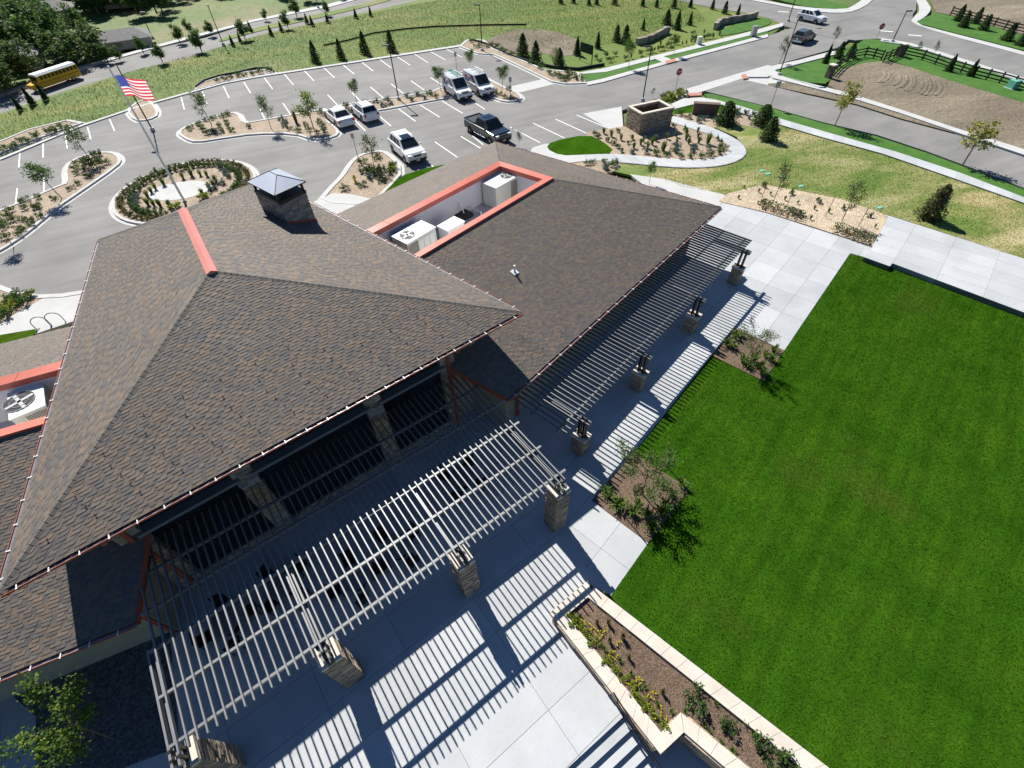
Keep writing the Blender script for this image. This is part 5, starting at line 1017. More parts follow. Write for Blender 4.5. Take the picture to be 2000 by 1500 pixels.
def vehicle(name, label, cat, px, px_front, spec, paint, sc=1.0, z=0.004):
    """local +x is forward. spec: L,W, prof (side outline of the lower body), belt z, cab (x0 rear-low, x1 rear-top, x2 front-top, x3 front-low), roof z, axles"""
    c = G(*px, z); f = G(*px_front, z) - c; r = thing(name, label, cat, c, math.atan2(f.y, f.x), None, sc); L, W = spec['L'], spec['W']; hw = W / 2
    prof = spec['prof']; b = MB(); cx = 0; zc = sum(p[1] for p in prof) / len(prof)
    secs = []
    for y, k, kz in ((-hw, .975, .90), (-hw * .95, .995, .985), (-hw * .72, 1.0, 1.0), (hw * .72, 1.0, 1.0), (hw * .95, .995, .985), (hw, .975, .90)):
        secs.append([Vector((px_ * k, y, (zc + (pz - zc) * kz))) for px_, pz in prof])
    loft(b, secs); body = b.build('body', MT[paint], r)
    x0, x1, x2, x3 = spec['cab']; zb, zr = spec['belt'], spec['roof']; wb_, wr_ = hw * .93, hw * spec.get('tumble', .74)
    lo = [Vector((x0, -wb_, zb)), Vector((x3, -wb_ * .96, zb)), Vector((x3, wb_ * .96, zb)), Vector((x0, wb_, zb))]; hi = [Vector((x1, -wr_, zr)), Vector((x2, -wr_, zr)), Vector((x2, wr_, zr)), Vector((x1, wr_, zr))]
    cb = MB(); mid = [a.lerp(d, .94) for a, d in zip(lo, hi)]; top = [v * 1 for v in hi]
    cen_ = sum(top, Vector()) / 4; top2 = [v.lerp(cen_, .10) + Vector((0, 0, .025)) for v in top]
    loft(cb, [lo, mid, top2]); cb.build('cabin', MT[paint], r)
    def pane(nm, q, ins=.06, off=.012):
        cc_ = sum(q, Vector()) / 4; n = (q[1] - q[0]).cross(q[3] - q[0]).normalized()
        if n.dot(cc_ - Vector((0, 0, zb))) < 0: n = -n
        v = [p.lerp(cc_, ins) + n * off for p in q]; m_ = MB(); m_.face(v); m_.face([p - n * .02 for p in v][::-1]); return m_.build(nm, MT['glass'], r)
    L4 = lambda a, b_, c_, d_: [a, b_, c_, d_]
    pane('windshield', [lo[1].lerp(mid[1], .06), lo[2].lerp(mid[2], .06), mid[2], mid[1]], .07)
    if not spec.get('blind_rear'): pane('rear_window', [lo[0].lerp(mid[0], .12), lo[3].lerp(mid[3], .12), mid[3], mid[0]], .10)
    for s in (0, 1):
        A, B, Cc, D = (lo[0], lo[1], mid[1], mid[0]) if s == 0 else (lo[3], lo[2], mid[2], mid[3])
        for t0, t1 in spec['side']:
            pane('side_window', [A.lerp(B, t0).lerp(D.lerp(Cc, t0), .12), A.lerp(B, t1).lerp(D.lerp(Cc, t1), .12), A.lerp(B, t1).lerp(D.lerp(Cc, t1), .93), A.lerp(B, t0).lerp(D.lerp(Cc, t0), .93)], .04)
    xf, xr = max(p[0] for p in prof), min(p[0] for p in prof); zl = spec.get('lamp', zb - .22)
    for s in (-1, 1):
        MB().box((xf - .14, s * hw * .72, zl), (.30, hw * .36, .14), s * -.18).build('headlight', MT['lamp_clear'], r); MB().box((xr + .08, s * hw * .80, zl + .06), (.20, hw * .24, spec.get('tail', .2)), s * .1).build('taillight', MT['lamp_red'], r)
        MB().box((x3 - .35, s * (hw + .07), zb + .08), (.10, .18, .13)).build('mirror', MT[paint], r)
        for ax in spec['axles']:
            a = MB(); a.tube((ax, s * (hw - .05), .36), (ax, s * (hw + .004), .36), .43, .43, 18); a.build('wheel_arch', MT['plastic_black'], r)
            w = link('wheel', None, r, (ax, s * (hw - .08), .34)); link('tyre', TYRE, w); link('rim', RIM, w)
        for t in (.35, .62): MB().box((x0 + (x3 - x0) * t, s * (hw * .985), zb - .12), (.18, .03, .035)).build('door_handle', MT['plastic_black'], r)
    for x, nm in ((xf - .03, 'front_bumper'), (xr + .03, 'rear_bumper')): MB().box((x, 0, .42), (.12, W * .86, .22)).build(nm, MT[spec.get('bumper', 'plastic_black')], r)
    MB().box((xf - .02, 0, zl), (.1, W * .42, .14)).build('grille', MT['plastic_black'], r); MB().box((xr - .015, 0, zl - .08), (.02, .32, .15)).build('license_plate', MT['white_metal'], r); MB().box((xf + .042, 0, .45), (.02, .32, .14)).build('license_plate', MT['white_metal'], r)
    return r
SED = dict(L=4.9, W=1.85, prof=[(-2.4, .32), (-2.42, .70), (-2.25, .93), (-1.45, .99), (1.0, .96), (2.1, .82), (2.42, .62), (2.4, .3)], belt=.95, roof=1.42, cab=(-1.75, -1.0, .25, 1.15), axles=(-1.4, 1.45), side=((.16, .5), (.54, .86)), bumper='white_paint')
HAT = dict(L=4.3, W=1.8, prof=[(-2.1, .32), (-2.14, .72), (-2.1, .98), (-1.9, 1.02), (.95, .99), (1.85, .86), (2.12, .62), (2.1, .3)], belt=.99, roof=1.55, cab=(-2.02, -1.55, .2, 1.15), axles=(-1.3, 1.3), side=((.10, .32), (.35, .60), (.63, .86)), bumper='white_paint')
SUV = dict(L=4.8, W=1.95, prof=[(-2.35, .38), (-2.4, .8), (-2.36, 1.1), (-2.2, 1.14), (1.0, 1.12), (2.0, 1.0), (2.36, .74), (2.34, .36)], belt=1.11, roof=1.74, cab=(-2.28, -1.85, .25, 1.2), axles=(-1.45, 1.42), side=((.10, .33), (.36, .60), (.63, .86)), lamp=.86)
VAN = dict(L=4.6, W=1.8, prof=[(-2.26, .34), (-2.3, .8), (-2.3, 1.16), (1.2, 1.12), (1.95, .98), (2.27, .7), (2.26, .32)], belt=1.12, roof=2.0, cab=(-2.29, -2.24, .35, 1.45), tumble=.88, axles=(-1.45, 1.4), side=((.66, .84),), blind_rear=False, tail=.5)
PIC = dict(L=5.6, W=2.0, prof=[(-2.78, .45), (-2.8, .8), (-2.79, 1.15), (1.15, 1.14), (2.45, 1.06), (2.76, .85), (2.74, .42)], belt=1.13, roof=1.82, cab=(-.95, -.6, .75, 1.5), axles=(-1.75, 1.75), side=((.10, .42), (.46, .82)), lamp=.9, tail=.3)
vehicle('sedan', 'white sedan parked nose to the island at the end of the row', 'car', (664, 238), (640, 219), SED, 'white_paint')
h = vehicle('hatchback', 'small white hatchback with roof rails parked beside the sedan', 'car', (714, 229), (690, 211), HAT, 'white_paint')
for s in (-1, 1): MB().tube((-1.3, s * .58, 1.62), (.2, s * .58, 1.60), .025).build('roof_rail', MT['plastic_black'], h)
v = vehicle('suv', 'large white SUV with dark sunroof facing the building', 'SUV', (798, 304), (826, 328), SUV, 'white_paint')
MB().box((-.1, 0, 1.775), (.85, .95, .02)).build('sunroof', MT['glass'], v)
for s in (-1, 1): MB().tube((-1.6, s * .66, 1.80), (.1, s * .66, 1.80), .025).build('roof_rail', MT['rim'], v)
t = vehicle('pickup_truck', 'dark blue-black pickup truck with open bed behind the wing roof', 'pickup truck', (953, 266), (990, 286), PIC, 'dark_paint')
bed = MB(); bed.box((-1.85, 0, 1.165), (1.6, 1.62, .02)); bed.build('bed_floor', MT['plastic_black'], t)
for s in (-1, 1): MB().box((-1.85, s * .9, 1.2), (1.75, .12, .12)).build('bed_rail', MT['dark_paint'], t)
MB().box((-2.72, 0, 1.2), (.1, 1.8, .12)).build('tailgate', MT['dark_paint'], t); MB().box((.05, 0, 1.86), (.5, .8, .02)).build('sunroof', MT['glass'], t)
for s in (-1, 1): MB().tube((-.9, s * 1.05, .42), (1.0, s * 1.05, .42), .045).build('running_board', MT['rim'], t)
for px, pf, lab in (((894, 187), (918, 203), 'white cargo van with green ladder on its roof, left of two'), ((936, 180), (962, 195), 'white cargo van with silver ladder rack, right of two')):
    w = vehicle('cargo_van', lab, 'van', px, pf, VAN, 'white_paint'); left = 'left' in lab
    for x in (-1.8, -.8, .1): MB().tube((x, -.72, 2.12), (x, .72, 2.12), .025).build('rack_bar', MT['grey_metal'], w)
    for s in (-1, 1): 
        MB().tube((-1.9, s * .70, 2.12), (.2, s * .70, 2.12), .022).build('rack_rail', MT['grey_metal'], w)
        d = MB(); d.box((-1.2, s * .885, 1.2), (1.1, .012, .22), col=(.09, .25, .50)); d.box((-.55, s * .872, 1.48), (.5, .012, .14), col=(.55, .06, .06)); d.box((-1.5, s * .865, 1.5), (.45, .012, .3), col=(.55, .06, .06)); d.build('decal', MT['vc'], w)
    ld = MB()
    for s in (-1, 1): ld.bar((-2.3, .2 + s * .18, 2.17), (.5, .2 + s * .18, 2.17), .05, .07, (.05, .32, .24) if left else (.5, .52, .54))
    for k in range(9): ld.bar((-2.1 + k * .3, .02, 2.17), (-2.1 + k * .3, .38, 2.17), .035, .035, (.05, .32, .24) if left else (.5, .52, .54))
    ld.build('ladder', MT['vc'], w)
vehicle('suv', 'white SUV crossing the intersection beyond the drive', 'SUV', (1583, 43), (1606, 48), SUV, 'white_paint', .86)
vehicle('suv', 'grey crossover waiting on the drive at the intersection', 'SUV', (1567, 81), (1584, 74), HAT, 'grey_paint', .92)
# school bus
bc = G(112, 166); bf = G(60, 184) - bc
bus = thing('school_bus', 'yellow school bus with white roof on the far left road', 'bus', bc, math.atan2(bf.y, bf.x), None, .62)
b = MB(); loft(b, [[Vector((x, -1.2, .55)), Vector((x, -1.22, 1.7)), Vector((x, 1.22, 1.7)), Vector((x, 1.2, .55))] for x in (-5.2, 3.6)]); b.build('body', MT['bus_yellow'], bus)
b = MB(); loft(b, [[Vector((x, -1.22, 1.7)), Vector((x, -1.18, 2.55)), Vector((x, 1.18, 2.55)), Vector((x, 1.22, 1.7))] for x in (-5.18, 3.55)]); b.build('upper_body', MT['bus_yellow'], bus)
b = MB(); loft(b, [[Vector((x, -1.2, 2.55)), Vector((x, -.8, 2.88)), Vector((x, .8, 2.88)), Vector((x, 1.2, 2.55))] for x in (-5.15, 3.5)]); b.build('roof', MT['white_metal'], bus)
b = MB(); loft(b, [[Vector((x, -.95, .6)), Vector((x, -.9, z)), Vector((x, .9, z)), Vector((x, .95, .6))] for x, z in ((3.6, 1.6), (5.0, 1.35))]); b.build('hood', MT['bus_yellow'], bus)
for s in (-1, 1):
    for k in range(10): MB().box((-4.7 + k * .82, s * 1.215, 2.12), (.62, .02, .62)).build('window', MT['glass'], bus)
    MB().box((-.8, s * 1.235, 1.35), (8.7, .02, .08)).build('rub_rail', MT['plastic_black'], bus)
    for ax in (-3.2, 3.9): w = link('wheel', None, bus, (ax, s * 1.05, .48), 0, 1.4); link('tyre', TYRE, w); link('rim', RIM, w)
MB().box((3.58, 0, 2.1), (.03, 2.1, .75)).build('windshield', MT['glass'], bus)
# ================================================================ lamp posts, flag, signs
def lamp(px, top, label, arm=(1, 0), group='dark lamp posts'):
    b = G(*px); h = max(3.5, top_height(b, *top)); r = thing('lamp_post', label, 'lamp post', b, 0, group)
    MB().tube((0, 0, 0), (0, 0, .35), .22, .22, 12).build('footing', MT['conc'], r); MB().tube((0, 0, .3), (0, 0, h), .07, .05, 8).build('pole', MT['pole_black'], r)
    a = math.atan2(arm[1], arm[0]); MB().box((math.cos(a) * .35, math.sin(a) * .35, h - .02), (.75, .32, .09), a).build('lamp_head', MT['pole_black'], r); MB().box((math.cos(a) * .4, math.sin(a) * .4, h - .072), (.45, .24, .02), a).build('lens', MT['lamp_clear'], r)
lamp((942, 100), (935, 9), 'tall dark lamp post at the far corner of the car park', (-1, 0)); lamp((779, 196), (758, 88), 'tall dark lamp post on the long island between the hatchback and the vans', (-1, 0))
lamp((1255, 198), (1267, 90), 'tall dark lamp post rising behind the stone enclosure', (-1, .2)); lamp((1521, 148), (1549, 38), 'tall dark lamp post at the branch road corner'); lamp((1539, 42), (1552, -40), 'tall dark lamp post at the intersection, cut by the picture top')
lamp((437, 89), (408, 10), 'dark lamp post on the far left road verge', (-.5, .8)); lamp((299, 256), (240, 121), 'dark lamp post just behind the flag', (-1, .3)); lamp((300, 77), (285, 46), 'far small lamp post across the left road'); lamp((622, 16), (616, -20), 'far lamp post beyond the left road near the tree row'); lamp((1742, 83), (1755, 31), 'slim street lamp on the intersection corner')
fp = thing('flagpole', 'tall silver flagpole on the round island', 'flagpole', FP); fh = top_height(FP, 233, 130)
MB().tube((0, 0, .05), (0, 0, fh), .10, .05, 12).build('pole', MT['white_metal'], fp); MB().tube((0, 0, .1), (0, 0, .2), .2, .12, 12).build('collar', MT['grey_metal'], fp)
bl_ = MB(); 
for i in range(6):
    for j in range(10):
        f_ = lambda i_, j_: (.09 * math.sin(math.pi * i_ / 6) * math.cos(2 * math.pi * j_ / 10), .09 * math.sin(math.pi * i_ / 6) * math.sin(2 * math.pi * j_ / 10), fh + .08 + .09 * math.cos(math.pi * i_ / 6)); bl_.face([f_(i, j), f_(i + 1, j), f_(i + 1, j + 1), f_(i, j + 1)])
bl_.build('finial', MT['white_metal'], fp)
flag = thing('flag', 'US flag flying from the flagpole', 'flag', FP + Vector((0, 0, fh - 1.75)), math.radians(-6)); fm_ = MB(); FW, FHt = 1.95, 1.3
st_ = MB(); fx = lambda u: .08 + FW * u; fy = lambda u, v: .16 * math.sin(u * 7 + v * 1.2) * (.3 + u); fz = lambda u, v: FHt * v - .2 * u * u - .1 * u + .05 * math.sin(u * 6)
for i in range(20):
    for j in range(13):
        u0, u1, v0, v1 = i / 20, (i + 1) / 20, j / 13, (j + 1) / 13
        col = (.06, .09, .42) if (u0 < .4 and j >= 6) else ((.70, .05, .08) if j % 2 == 0 else (.86, .84, .84))
        fm_.face([(fx(a), fy(a, b_), fz(a, b_)) for a, b_ in ((u0, v0), (u1, v0), (u1, v1), (u0, v1))], col)
fo = fm_.build('cloth', MT['flag_cloth'], flag)
for i in range(6):
    for j in range(4 + (i % 2 == 0)):
        u, v = .035 + i * .062, .50 + (j + .6 + (i % 2) * .5) * .095
        for s in (-1, 1): st_.face([(fx(u) + .03 * math.cos(k * 1.2566), fy(u, v) + s * .012, fz(u, v) + .03 * math.sin(k * 1.2566)) for k in range(5)], (.72, .72, .75))
st_.build('star', MT['vc'], flag)
def text_mesh(body, size):
    cu_ = bpy.data.curves.new('txt', 'FONT'); cu_.body = body; cu_.size = size; cu_.align_x = 'CENTER'; cu_.align_y = 'CENTER'; cu_.extrude = .004
    o = bpy.data.objects.new('txt', cu_); C.objects.link(o); dg = bpy.context.evaluated_depsgraph_get(); me = bpy.data.meshes.new_from_object(o.evaluated_get(dg)); bpy.data.objects.remove(o); me.materials.clear(); me.materials.append(MT['white_metal']); return me
STOP = text_mesh('STOP', .26)
def stop_sign(px, top, label, yaw):
    b = G(*px); h = top_height(b, *top); r = thing('stop_sign', label, 'stop sign', b, yaw, 'stop signs'); R_ = .38
    MB().tube((0, 0, 0), (0, 0, h), .035, .035, 6).build('post', MT['grey_metal'], r); o8 = lambda q, y: [Vector((q * math.cos(math.pi / 8 + k * math.pi / 4), y, h - R_ + q * math.sin(math.pi / 8 + k * math.pi / 4))) for k in range(8)]
    m_ = MB(); loft(m_, [o8(R_, -.05), o8(R_, -.03)]); m_.build('border', MT['white_metal'], r); m_ = MB(); loft(m_, [o8(R_ * .92, -.058), o8(R_ * .92, -.049)]); m_.build('face', MT['sign_red'], r)
    t_ = link('lettering', STOP, r); t_.location = (0, -.062, h - R_); t_.rotation_euler = (math.pi / 2, 0, 0)
stop_sign((1318, 181), (1324, 132), 'red stop sign by the stone enclosure', .12); stop_sign((1711, 77), (1720, 44), 'red stop sign at the far intersection', -.1)
def sign(px, top, label, w=.45, h_=.5, m='grey_metal', yaw=0, group=None):
    b = G(*px); h = top_height(b, *top); r = thing('road_sign', label, 'sign', b, yaw, group); MB().tube((0, 0, 0), (0, 0, h), .03, .03, 6).build('post', MT['wood_stake'], r); MB().box((0, -.045, h - h_ / 2), (w, .02, h_)).build('plate', MT[m], r)
sign((1504, 211), (1517, 158), 'grey diamond road sign seen from behind on the branch road verge', .5, .6); sign((893, 145), (888, 101), 'small parking sign behind the left van', .32, .5); sign((997, 187), (996, 150), 'small parking sign right of the vans', .32, .5); sign((702, 318), (684, 260), 'slim parking sign on the island by the white SUV', .3, .45)
# black notice board
a, b = G(1132.5, 117), G(1155.5, 125); nb = thing('notice_board', 'black notice board on two posts beside the field', 'sign', (a + b) / 2, math.atan2((b - a).y, (b - a).x)); L = (b - a).length; hb_ = top_height(a, 1132.5, 82)
for s in (-1, 1): MB().box((s * L / 2, 0, hb_ / 2), (.09, .09, hb_)).build('post', MT['fence_black'], nb)
MB().box((0, -.06, hb_ * .76), (L, .04, hb_ * .52)).build('panel', MT['sign_dark'], nb)
# stone refuse enclosure
e0, e1, e2 = G(1209.5, 250), G(1247, 264), G(1308, 250); X = (e2 - e1); Y = (e0 - e1); Y = Y - X * (Y.dot(X) / X.dot(X)); eL, eW = X.length, Y.length; X.normalize(); Y.normalize(); ea = math.atan2(X.y, X.x); ec = e1 + X * eL / 2 + Y * eW / 2
enc = thing('refuse_enclosure', 'square stone-walled refuse enclosure with pale capstones', 'enclosure', ec); einv = Matrix.Translation(-enc.location); eh = 1.85; ST = []; PA = []
for n_, c_, sx, sy in (('front', -Y * (eW / 2 - .13), eL, .26), ('back', Y * (eW / 2 - .13), eL, .26), ('l', -X * (eL / 2 - .13), .26, eW - .52), ('r', X * (eL / 2 - .13), .26, eW - .52)):
    p = ec + c_; w = MB().box((p.x, p.y, eh / 2), (sx - .12, sy - .12 if n_ in ('front', 'back') else sy, eh), ea).build('wall', MT['brown_stone'], enc); w.matrix_parent_inverse = einv
    S = ledger(p, sx, sy, 0, eh, ea, (.09, .14), (.25, .55)); ST += S; PA += [w] * len(S)
    for k in range(3): q = p + (X if sx > sy else Y) * ((k - 1) * (max(sx, sy) / 3)); MB().box((q.x, q.y, eh + .05), ((sx / 3 - .01) if sx > sy else sx + .08, (sy + .08) if sx > sy else sy / 3 - .01, .1), ea).build('cap_stone', MT['cap_stone'], w)
lay_stones(ST, PA, 280, enc, inv=einv)
q = ec + Y * (eW / 2 - .3)
for k in range(12): o = MB().box((q.x, q.y, .3 + k * .12), (eL - .7, .05, .07), ea).build('gate_slat', MT['fence_black'], enc); o.matrix_parent_inverse = einv
# brown sign wall
a, b = G(1351, 223), G(1400, 226); sw = thing('sign_wall', 'low brown stone monument wall in the grass by the footpath', 'wall', (a + b) / 2, math.atan2((b - a).y, (b - a).x)); L = (b - a).length
MB().box((0, 0, .55), (L, .5, 1.1)).build('wall_body', MT['brown_stone'], sw); MB().box((0, 0, 1.13), (L + .12, .62, .07)).build('wall_cap', MT['brown_stone'], sw)
# curved boulder walls by the footpath
for pts, lab in ((((1243, 88), (1262, 84), (1280, 76), (1294, 68), (1305, 64)), 'low curved stone wall near the footpath, nearer the black board'), (((1396, 58), (1405, 48), (1420, 46), (1445, 42), (1465, 38), (1476, 34)), 'low curved stone wall near the intersection')):
    r = thing('boulder_wall', lab, 'wall', G(*pts[0])); 
    for i in range(len(pts) - 1):
        a, b = G(*pts[i]), G(*pts[i + 1]); n = max(2, int((b - a).length / .8))
        for k in range(n): p = a.lerp(b, (k + .5) / n) - r.location; MB().box((p.x, p.y, .42), ((b - a).length / n * .97, .55 * random.uniform(.85, 1.1), .84 * random.uniform(.85, 1.1)), math.atan2((b - a).y, (b - a).x), col=random.choice(STC[4:])).build('boulder', MT['stone'], r)
# rail fence with brick pier ends
def rail_fence(pts, label, hh=1.05):
    r = thing('rail_fence', label, 'fence', G(*pts[0])); W_ = [G(*p) for p in pts]; posts = []
    for i in range(len(W_) - 1):
        n = max(1, int(round((W_[i + 1] - W_[i]).length / 1.6)))
        for k in range(n): posts.append(W_[i].lerp(W_[i + 1], k / n))
    posts.append(W_[-1])
    for p in posts: q = p - r.location; MB().box((q.x, q.y, hh / 2 + .05), (.13, .13, hh + .1)).build('post', MT['fence_black'], r)
    for a, b in zip(posts, posts[1:]):
        for z in (.3, .62, .95): MB().bar(a - r.location + Vector((0, 0, z)), b - r.location + Vector((0, 0, z)), .04, .13).build('rail', MT['fence_black'], r)
rail_fence(((1622, 148), (1640, 130), (1665, 116), (1688, 111), (1705, 114), (1720, 118)), 'black rail fence curving up from the brick pier')
rail_fence(((1724, 122), (1745, 112), (1757, 106)), 'short black rail fence section between the two piers'); rail_fence(((1764, 110), (1800, 118), (1850, 135), (1900, 150), (1950, 163), (2000, 178), (2060, 198)), 'long black rail fence running off to the right edge')
rail_fence(((1855, 30), (1900, 42), (1960, 58), (2020, 72)), 'faint dark fence beyond the far road')
for px, lab in (((1617, 152), 'brown brick fence pier with pale cap nearest the drive'), ((1755, 110), 'brown brick fence pier with pale cap further right')):
    r = thing('fence_pier', lab, 'pier', G(*px), .4, 'brick fence piers'); MB().box((0, 0, .65), (.6, .6, 1.3)).build('pier', MT['brown_stone'], r); MB().box((0, 0, 1.35), (.75, .75, .1)).build('cap', MT['cap_stone'], r)
# silt fence in the field
sfm = MB(); P_ = [G(*p) for p in ((632, 90), (680, 80), (730, 66), (790, 58), (850, 53), (950, 50), (1028, 49))]
for a, b in zip(P_, P_[1:]): sfm.add([a, b, b + Vector((0, 0, .2)), a + Vector((0, 0, .2)), a + Vector((.05, .06, 0)), b + Vector((.05, .06, 0)), b + Vector((.05, .06, .2)), a + Vector((.05, .06, .2))], [[0, 1, 2, 3], [4, 5, 6, 7], [3, 2, 6, 7]])
tag(sfm.build('silt_fence', MT['silt']), 'low black silt fence winding across the field', 'fence')
sfm = MB(); P_ = [G(*p) for p in ((384, 172), (400, 160), (428, 151), (470, 143), (500, 136), (527, 136), (536, 143))]
for a, b in zip(P_, P_[1:]): sfm.bar(a + Vector((0, 0, .15)), b + Vector((0, 0, .15)), .15, .3)
tag(sfm.build('erosion_log', MT['silt']), 'dark erosion roll along the bed behind the empty bays', 'erosion roll')
sfm = MB(); P_ = [G(*p) for p in ((922, 80), (950, 88), (990, 108), (1030, 122), (1080, 133), (1128, 137), (1180, 128))]
for a, b in zip(P_, P_[1:]): sfm.bar(a + Vector((0, 0, .15)), b + Vector((0, 0, .15)), .15, .3)
tag(sfm.build('erosion_log', MT['silt']), 'dark erosion roll behind the far corner bed', 'erosion roll')
fr = MB()
for k in range(0, 17):
    if k in (3, 9, 14): continue
    a_, b_ = G(1727 + k * 7.2 + random.uniform(-2, 2), 139 + k * 1.3 + random.uniform(-2, 3)), G(1712 + k * 7.6 + random.uniform(-3, 3), 162 + k * 1.9 + random.uniform(-4, 4))
    P_ = [a_.lerp(b_, t) + Vector((.5 * math.sin(t * 3), 0, .02)) for t in (0, .25, .5, .75, 1)]
    for p, q in zip(P_, P_[1:]):
        d = (q - p).normalized(); n = Vector((-d.y, d.x, 0)) * .3; fr.face([p - n, q - n, q + Vector((0, 0, .065 + .03 * math.sin(k * 2.3))), p + Vector((0, 0, .065 + .03 * math.sin(k * 2.3)))]); fr.face([p + Vector((0, 0, .065 + .03 * math.sin(k * 2.3))), q + Vector((0, 0, .065 + .03 * math.sin(k * 2.3))), q + n, p + n])
tag(fr.build('furrow', MT['dirt']), 'ploughed ridges across the bare dirt lot', 'dirt', kind='stuff')
# utility boxes
r = thing('utility_box', 'grey utility cabinet on the footpath verge', 'utility box', G(1470, 72), .2); MB().box((0, 0, .65), (.7, .5, 1.3)).build('cabinet', MT['grey_metal'], r); MB().box((0, 0, .04), (.95, .75, .08)).build('plinth', MT['conc'], r)
r = thing('utility_box', 'green utility cabinet on the rail fence verge at the right', 'utility box', G(1975, 172), .3); MB().box((0, 0, .4), (1.0, .8, .8)).build('cabinet', MT['green_plastic'], r); MB().box((0, 0, .03), (1.2, 1.0, .06)).build('plinth', MT['conc'], r)
r = thing('utility_box', 'pale utility cabinet in the bed by the footpath', 'utility box', G(1364, 88), .2); MB().box((0, 0, .5), (.6, .5, 1.0)).build('cabinet', MT['unit_paint'], r); MB().box((0, 0, .03), (.8, .7, .06)).build('plinth', MT['conc'], r)
# hydrant
hy = thing('fire_hydrant', 'yellow fire hydrant on the island by the white SUV', 'hydrant', G(694, 356, .09)); MB().tube((0, 0, 0), (0, 0, .5), .11, .10, 10).build('barrel', MT['hydrant'], hy); MB().tube((0, 0, .5), (0, 0, .68), .13, .04, 10).build('bonnet', MT['hydrant'], hy); MB().tube((-.2, 0, .42), (.2, 0, .42), .06, .06, 8).build('nozzle', MT['hydrant'], hy); MB().tube((0, 0, 0), (0, 0, .05), .17, .17, 10).build('flange', MT['hydrant'], hy)
# bicycle hoops
for i, p in enumerate(((87, 640), (114, 632))):
    r = thing('bike_rack', 'grey bicycle hoop on the entrance walk, %s of two' % ('left' if i == 0 else 'right'), 'bike rack', G(*p, .1), .5); m_ = MB(); Q = [(.4 * math.cos(math.pi * k / 12), 0, .45 + .4 * math.sin(math.pi * k / 12)) for k in range(13)]; Q = [(.4, 0, 0)] + Q + [(-.4, 0, 0)]
    for a, b in zip(Q, Q[1:]): m_.tube(a, b, .03, .03, 6)
    m_.build('hoop', MT['grey_metal'], r)
    for s in (-1, 1): MB().tube((s * .4, 0, 0), (s * .4, 0, .02), .08, .08, 8).build('base_plate', MT['grey_metal'], r)
# patio tables and chairs in the shade of the main pergola
def table_set(px, i, ang):
    c = G(*px, .02); lab = ('first', 'second', 'third', 'fourth', 'fifth')[i] + ' dark round patio table from the left under the main pergola'
    r = thing('patio_table', lab, 'table', c, ang, 'patio tables'); MB().tube((0, 0, .70), (0, 0, .74), .55, .55, 20).build('table_top', MT['black_metal'], r); MB().tube((0, 0, 0), (0, 0, .7), .05, .05, 8).build('pedestal', MT['pole_black'], r); MB().tube((0, 0, 0), (0, 0, .04), .32, .25, 14).build('base', MT['pole_black'], r)
    for k in range(4):
        a = ang + k * math.pi / 2 + .4; p = c + Vector((math.cos(a), math.sin(a), 0)) * .85
        h = thing('patio_chair', 'dark metal patio chair at the ' + lab.split(' dark')[0] + ' patio table from the left', 'chair', p, a - math.pi / 2, 'chairs at the ' + lab.split(' dark')[0] + ' patio table'); MB().box((0, 0, .44), (.46, .46, .05)).build('seat', MT['pole_black'], h); MB().box((0, .22, .72), (.46, .04, .5)).build('backrest', MT['pole_black'], h)
        for sx in (-1, 1):
            for sy in (-1, 1): MB().tube((sx * .2, sy * .2, 0), (sx * .2, sy * .2, .44), .018, .018, 5).build('leg', MT['pole_black'], h)
for i, (p, a) in enumerate((((455, 1225), .2), ((565, 1150), .7), ((700, 1140), .1), ((780, 1080), .5), ((905, 945), .9))): table_set(p, i, a)
# ================================================================ far houses
def house(px, label, L, W, h, rz, roof='house_roof'):
    r = thing('house', label, 'house', G(*px), rz, 'far houses'); MB().box((0, 0, h / 2), (L, W, h)).build('wall', MT['house_wall'], r); m_ = MB(); e = .4
    a = [Vector((-L / 2 - e, -W / 2 - e, h)), Vector((L / 2 + e, -W / 2 - e, h)), Vector((L / 2 + e, W / 2 + e, h)), Vector((-L / 2 - e, W / 2 + e, h))]; t0, t1 = Vector((-L / 2 + W * .35, 0, h + W * .22)), Vector((L / 2 - W * .35, 0, h + W * .22))
    for f in ([a[0], a[1], t1, t0], [a[1], a[2], t1], [a[2], a[3], t0, t1], [a[3], a[0], t0]): m_.face(f)
    m_.build('roof', MT[roof], r)
    for k in range(3): MB().box((-L * .3 + k * L * .3, -W / 2 - .01, h * .55), (L * .12, .04, h * .4)).build('window', MT['window_glass'], r)
house((15, 135), 'grey-roofed house at the left edge beyond the bus', 9, 6, 1.7, .5); house((235, 92), 'long low grey-roofed house across the far road', 9, 4.5, 1.2, .5); house((105, 45), 'grey-roofed house among the dark trees at the top left', 8, 5, 2, .4); house((20, 80), 'pale house among the trees near the left edge', 7, 5, 2, .6); house((250, 10), 'small far house at the top left beyond the trees', 7, 5, 2, .3)
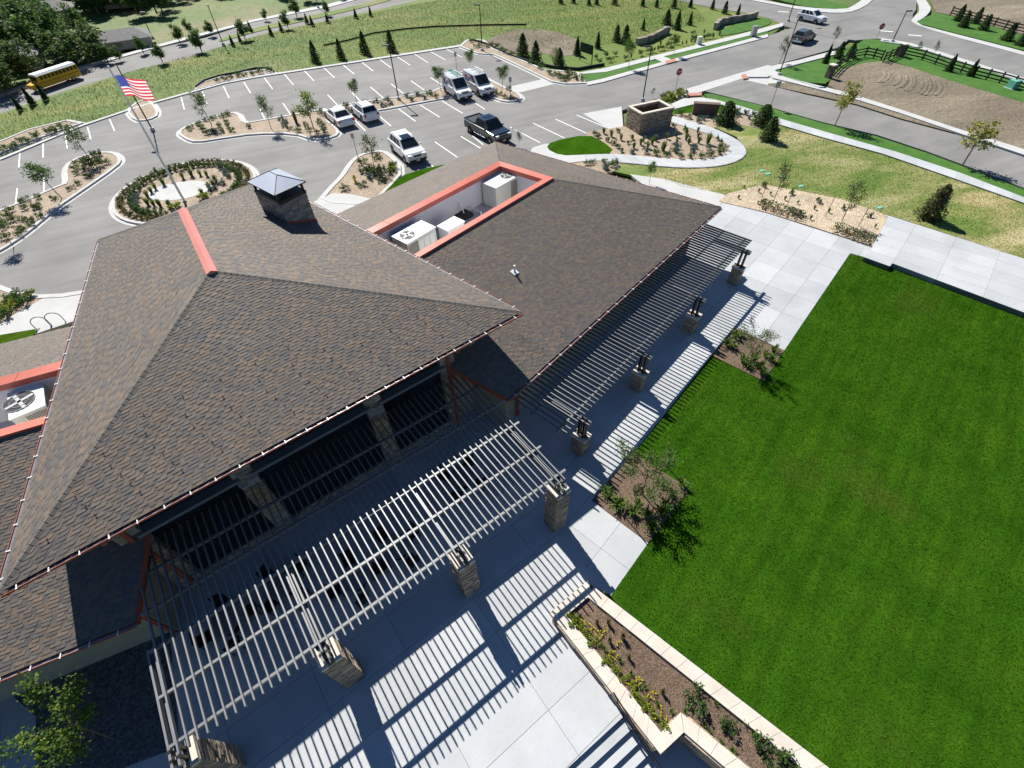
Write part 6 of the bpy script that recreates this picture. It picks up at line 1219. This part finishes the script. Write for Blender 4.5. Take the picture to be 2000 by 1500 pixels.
# ================================================================ grass cover (cannot be counted)
def blades(name, px, z, n, h, w, pal, seed, avoid=()):
    r_ = np.random.default_rng(seed); P = np.array([tuple(p) for p in pp(px, z)]); x0, y0 = P.min(0); x1, y1 = P.max(0)
    def inside(X, Q):
        r = np.zeros(len(X), bool)
        for i in range(len(Q)):
            a, b = Q[i], Q[i - 1]; c = ((a[1] > X[:, 1]) != (b[1] > X[:, 1])) & (X[:, 0] < (b[0] - a[0]) * (X[:, 1] - a[1]) / (b[1] - a[1] + 1e-12) + a[0]); r ^= c
        return r
    X = r_.uniform((x0, y0), (x1, y1), (n * 3, 2)); X = X[inside(X, P)]
    for av in avoid: X = X[~inside(X, np.array([tuple(p) for p in pp(av, z)]))]
    X = X[:n]; n = len(X); a = r_.uniform(0, 6.28, n); lean = r_.normal(0, .6 * h, (n, 2)); hh = h * r_.uniform(.6, 1.3, n)
    V = np.zeros((n, 3, 3)); V[:, 0, 0] = X[:, 0] - np.cos(a) * w; V[:, 0, 1] = X[:, 1] - np.sin(a) * w; V[:, 1, 0] = X[:, 0] + np.cos(a) * w; V[:, 1, 1] = X[:, 1] + np.sin(a) * w; V[:, :2, 2] = z; V[:, 2, :2] = X + lean; V[:, 2, 2] = z + hh
    me = bpy.data.meshes.new(name); me.vertices.add(n * 3); me.vertices.foreach_set('co', V.ravel()); me.loops.add(n * 3); me.loops.foreach_set('vertex_index', np.arange(n * 3, dtype=np.int32)); me.polygons.add(n); me.polygons.foreach_set('loop_start', np.arange(0, n * 3, 3, dtype=np.int32)); me.update(calc_edges=True)
    pal = np.array(pal); c = pal[r_.integers(0, len(pal), n)] * r_.uniform(.75, 1.3, (n, 1)); cc = np.ones((n, 3, 4), np.float32); cc[:, :, :3] = c[:, None, :]
    at = me.color_attributes.new('Col', 'FLOAT_COLOR', 'CORNER'); at.data.foreach_set('color', cc.ravel()); me.materials.append(MT['blade']); return link(name, me)
tag(blades('lawn_blades', [(1192, 1164), (1266, 1060), (1238, 886), (1390, 694), (1436, 642), (1532, 684), (1662, 494), (1743, 518), (2060, 640), (2060, 1560), (1700, 1560), (1325, 1275)], .015, 150000, .05, .014, [(.024, .082, .004), (.032, .100, .005), (.046, .114, .008)], 3, [[(1156, 977), (1236, 884), (1347, 955), (1266, 1060)], [(1390, 694), (1436, 640), (1532, 684), (1492, 744)]]), 'short mown grass of the main lawn', 'grass', kind='stuff')
tag(blades('field_blades', [(0, 300), (160, 246), (500, 148), (902, 88), (940, 70), (1090, 100), (1240, 80), (1380, 40), (1340, 0), (860, 0), (640, 42), (500, 72), (250, 142), (0, 226)], -.03, 60000, .2, .02, [(.085, .145, .022), (.115, .175, .028), (.19, .20, .05), (.14, .185, .034)], 4), 'long wild grass of the field behind the car park', 'grass', kind='stuff')
tag(blades('dry_blades', [(1215, 318), (1330, 330), (1445, 312), (1460, 285), (1520, 242), (1725, 300), (2000, 396), (2000, 505), (1736, 420), (1640, 390), (1550, 372), (1420, 380), (1330, 365)], .03, 22000, .07, .02, [(.10, .16, .03), (.20, .2, .06), (.35, .29, .14)], 5), 'thin patchy grass of the dry lawn', 'grass', kind='stuff')
print('objects', len(bpy.data.objects))
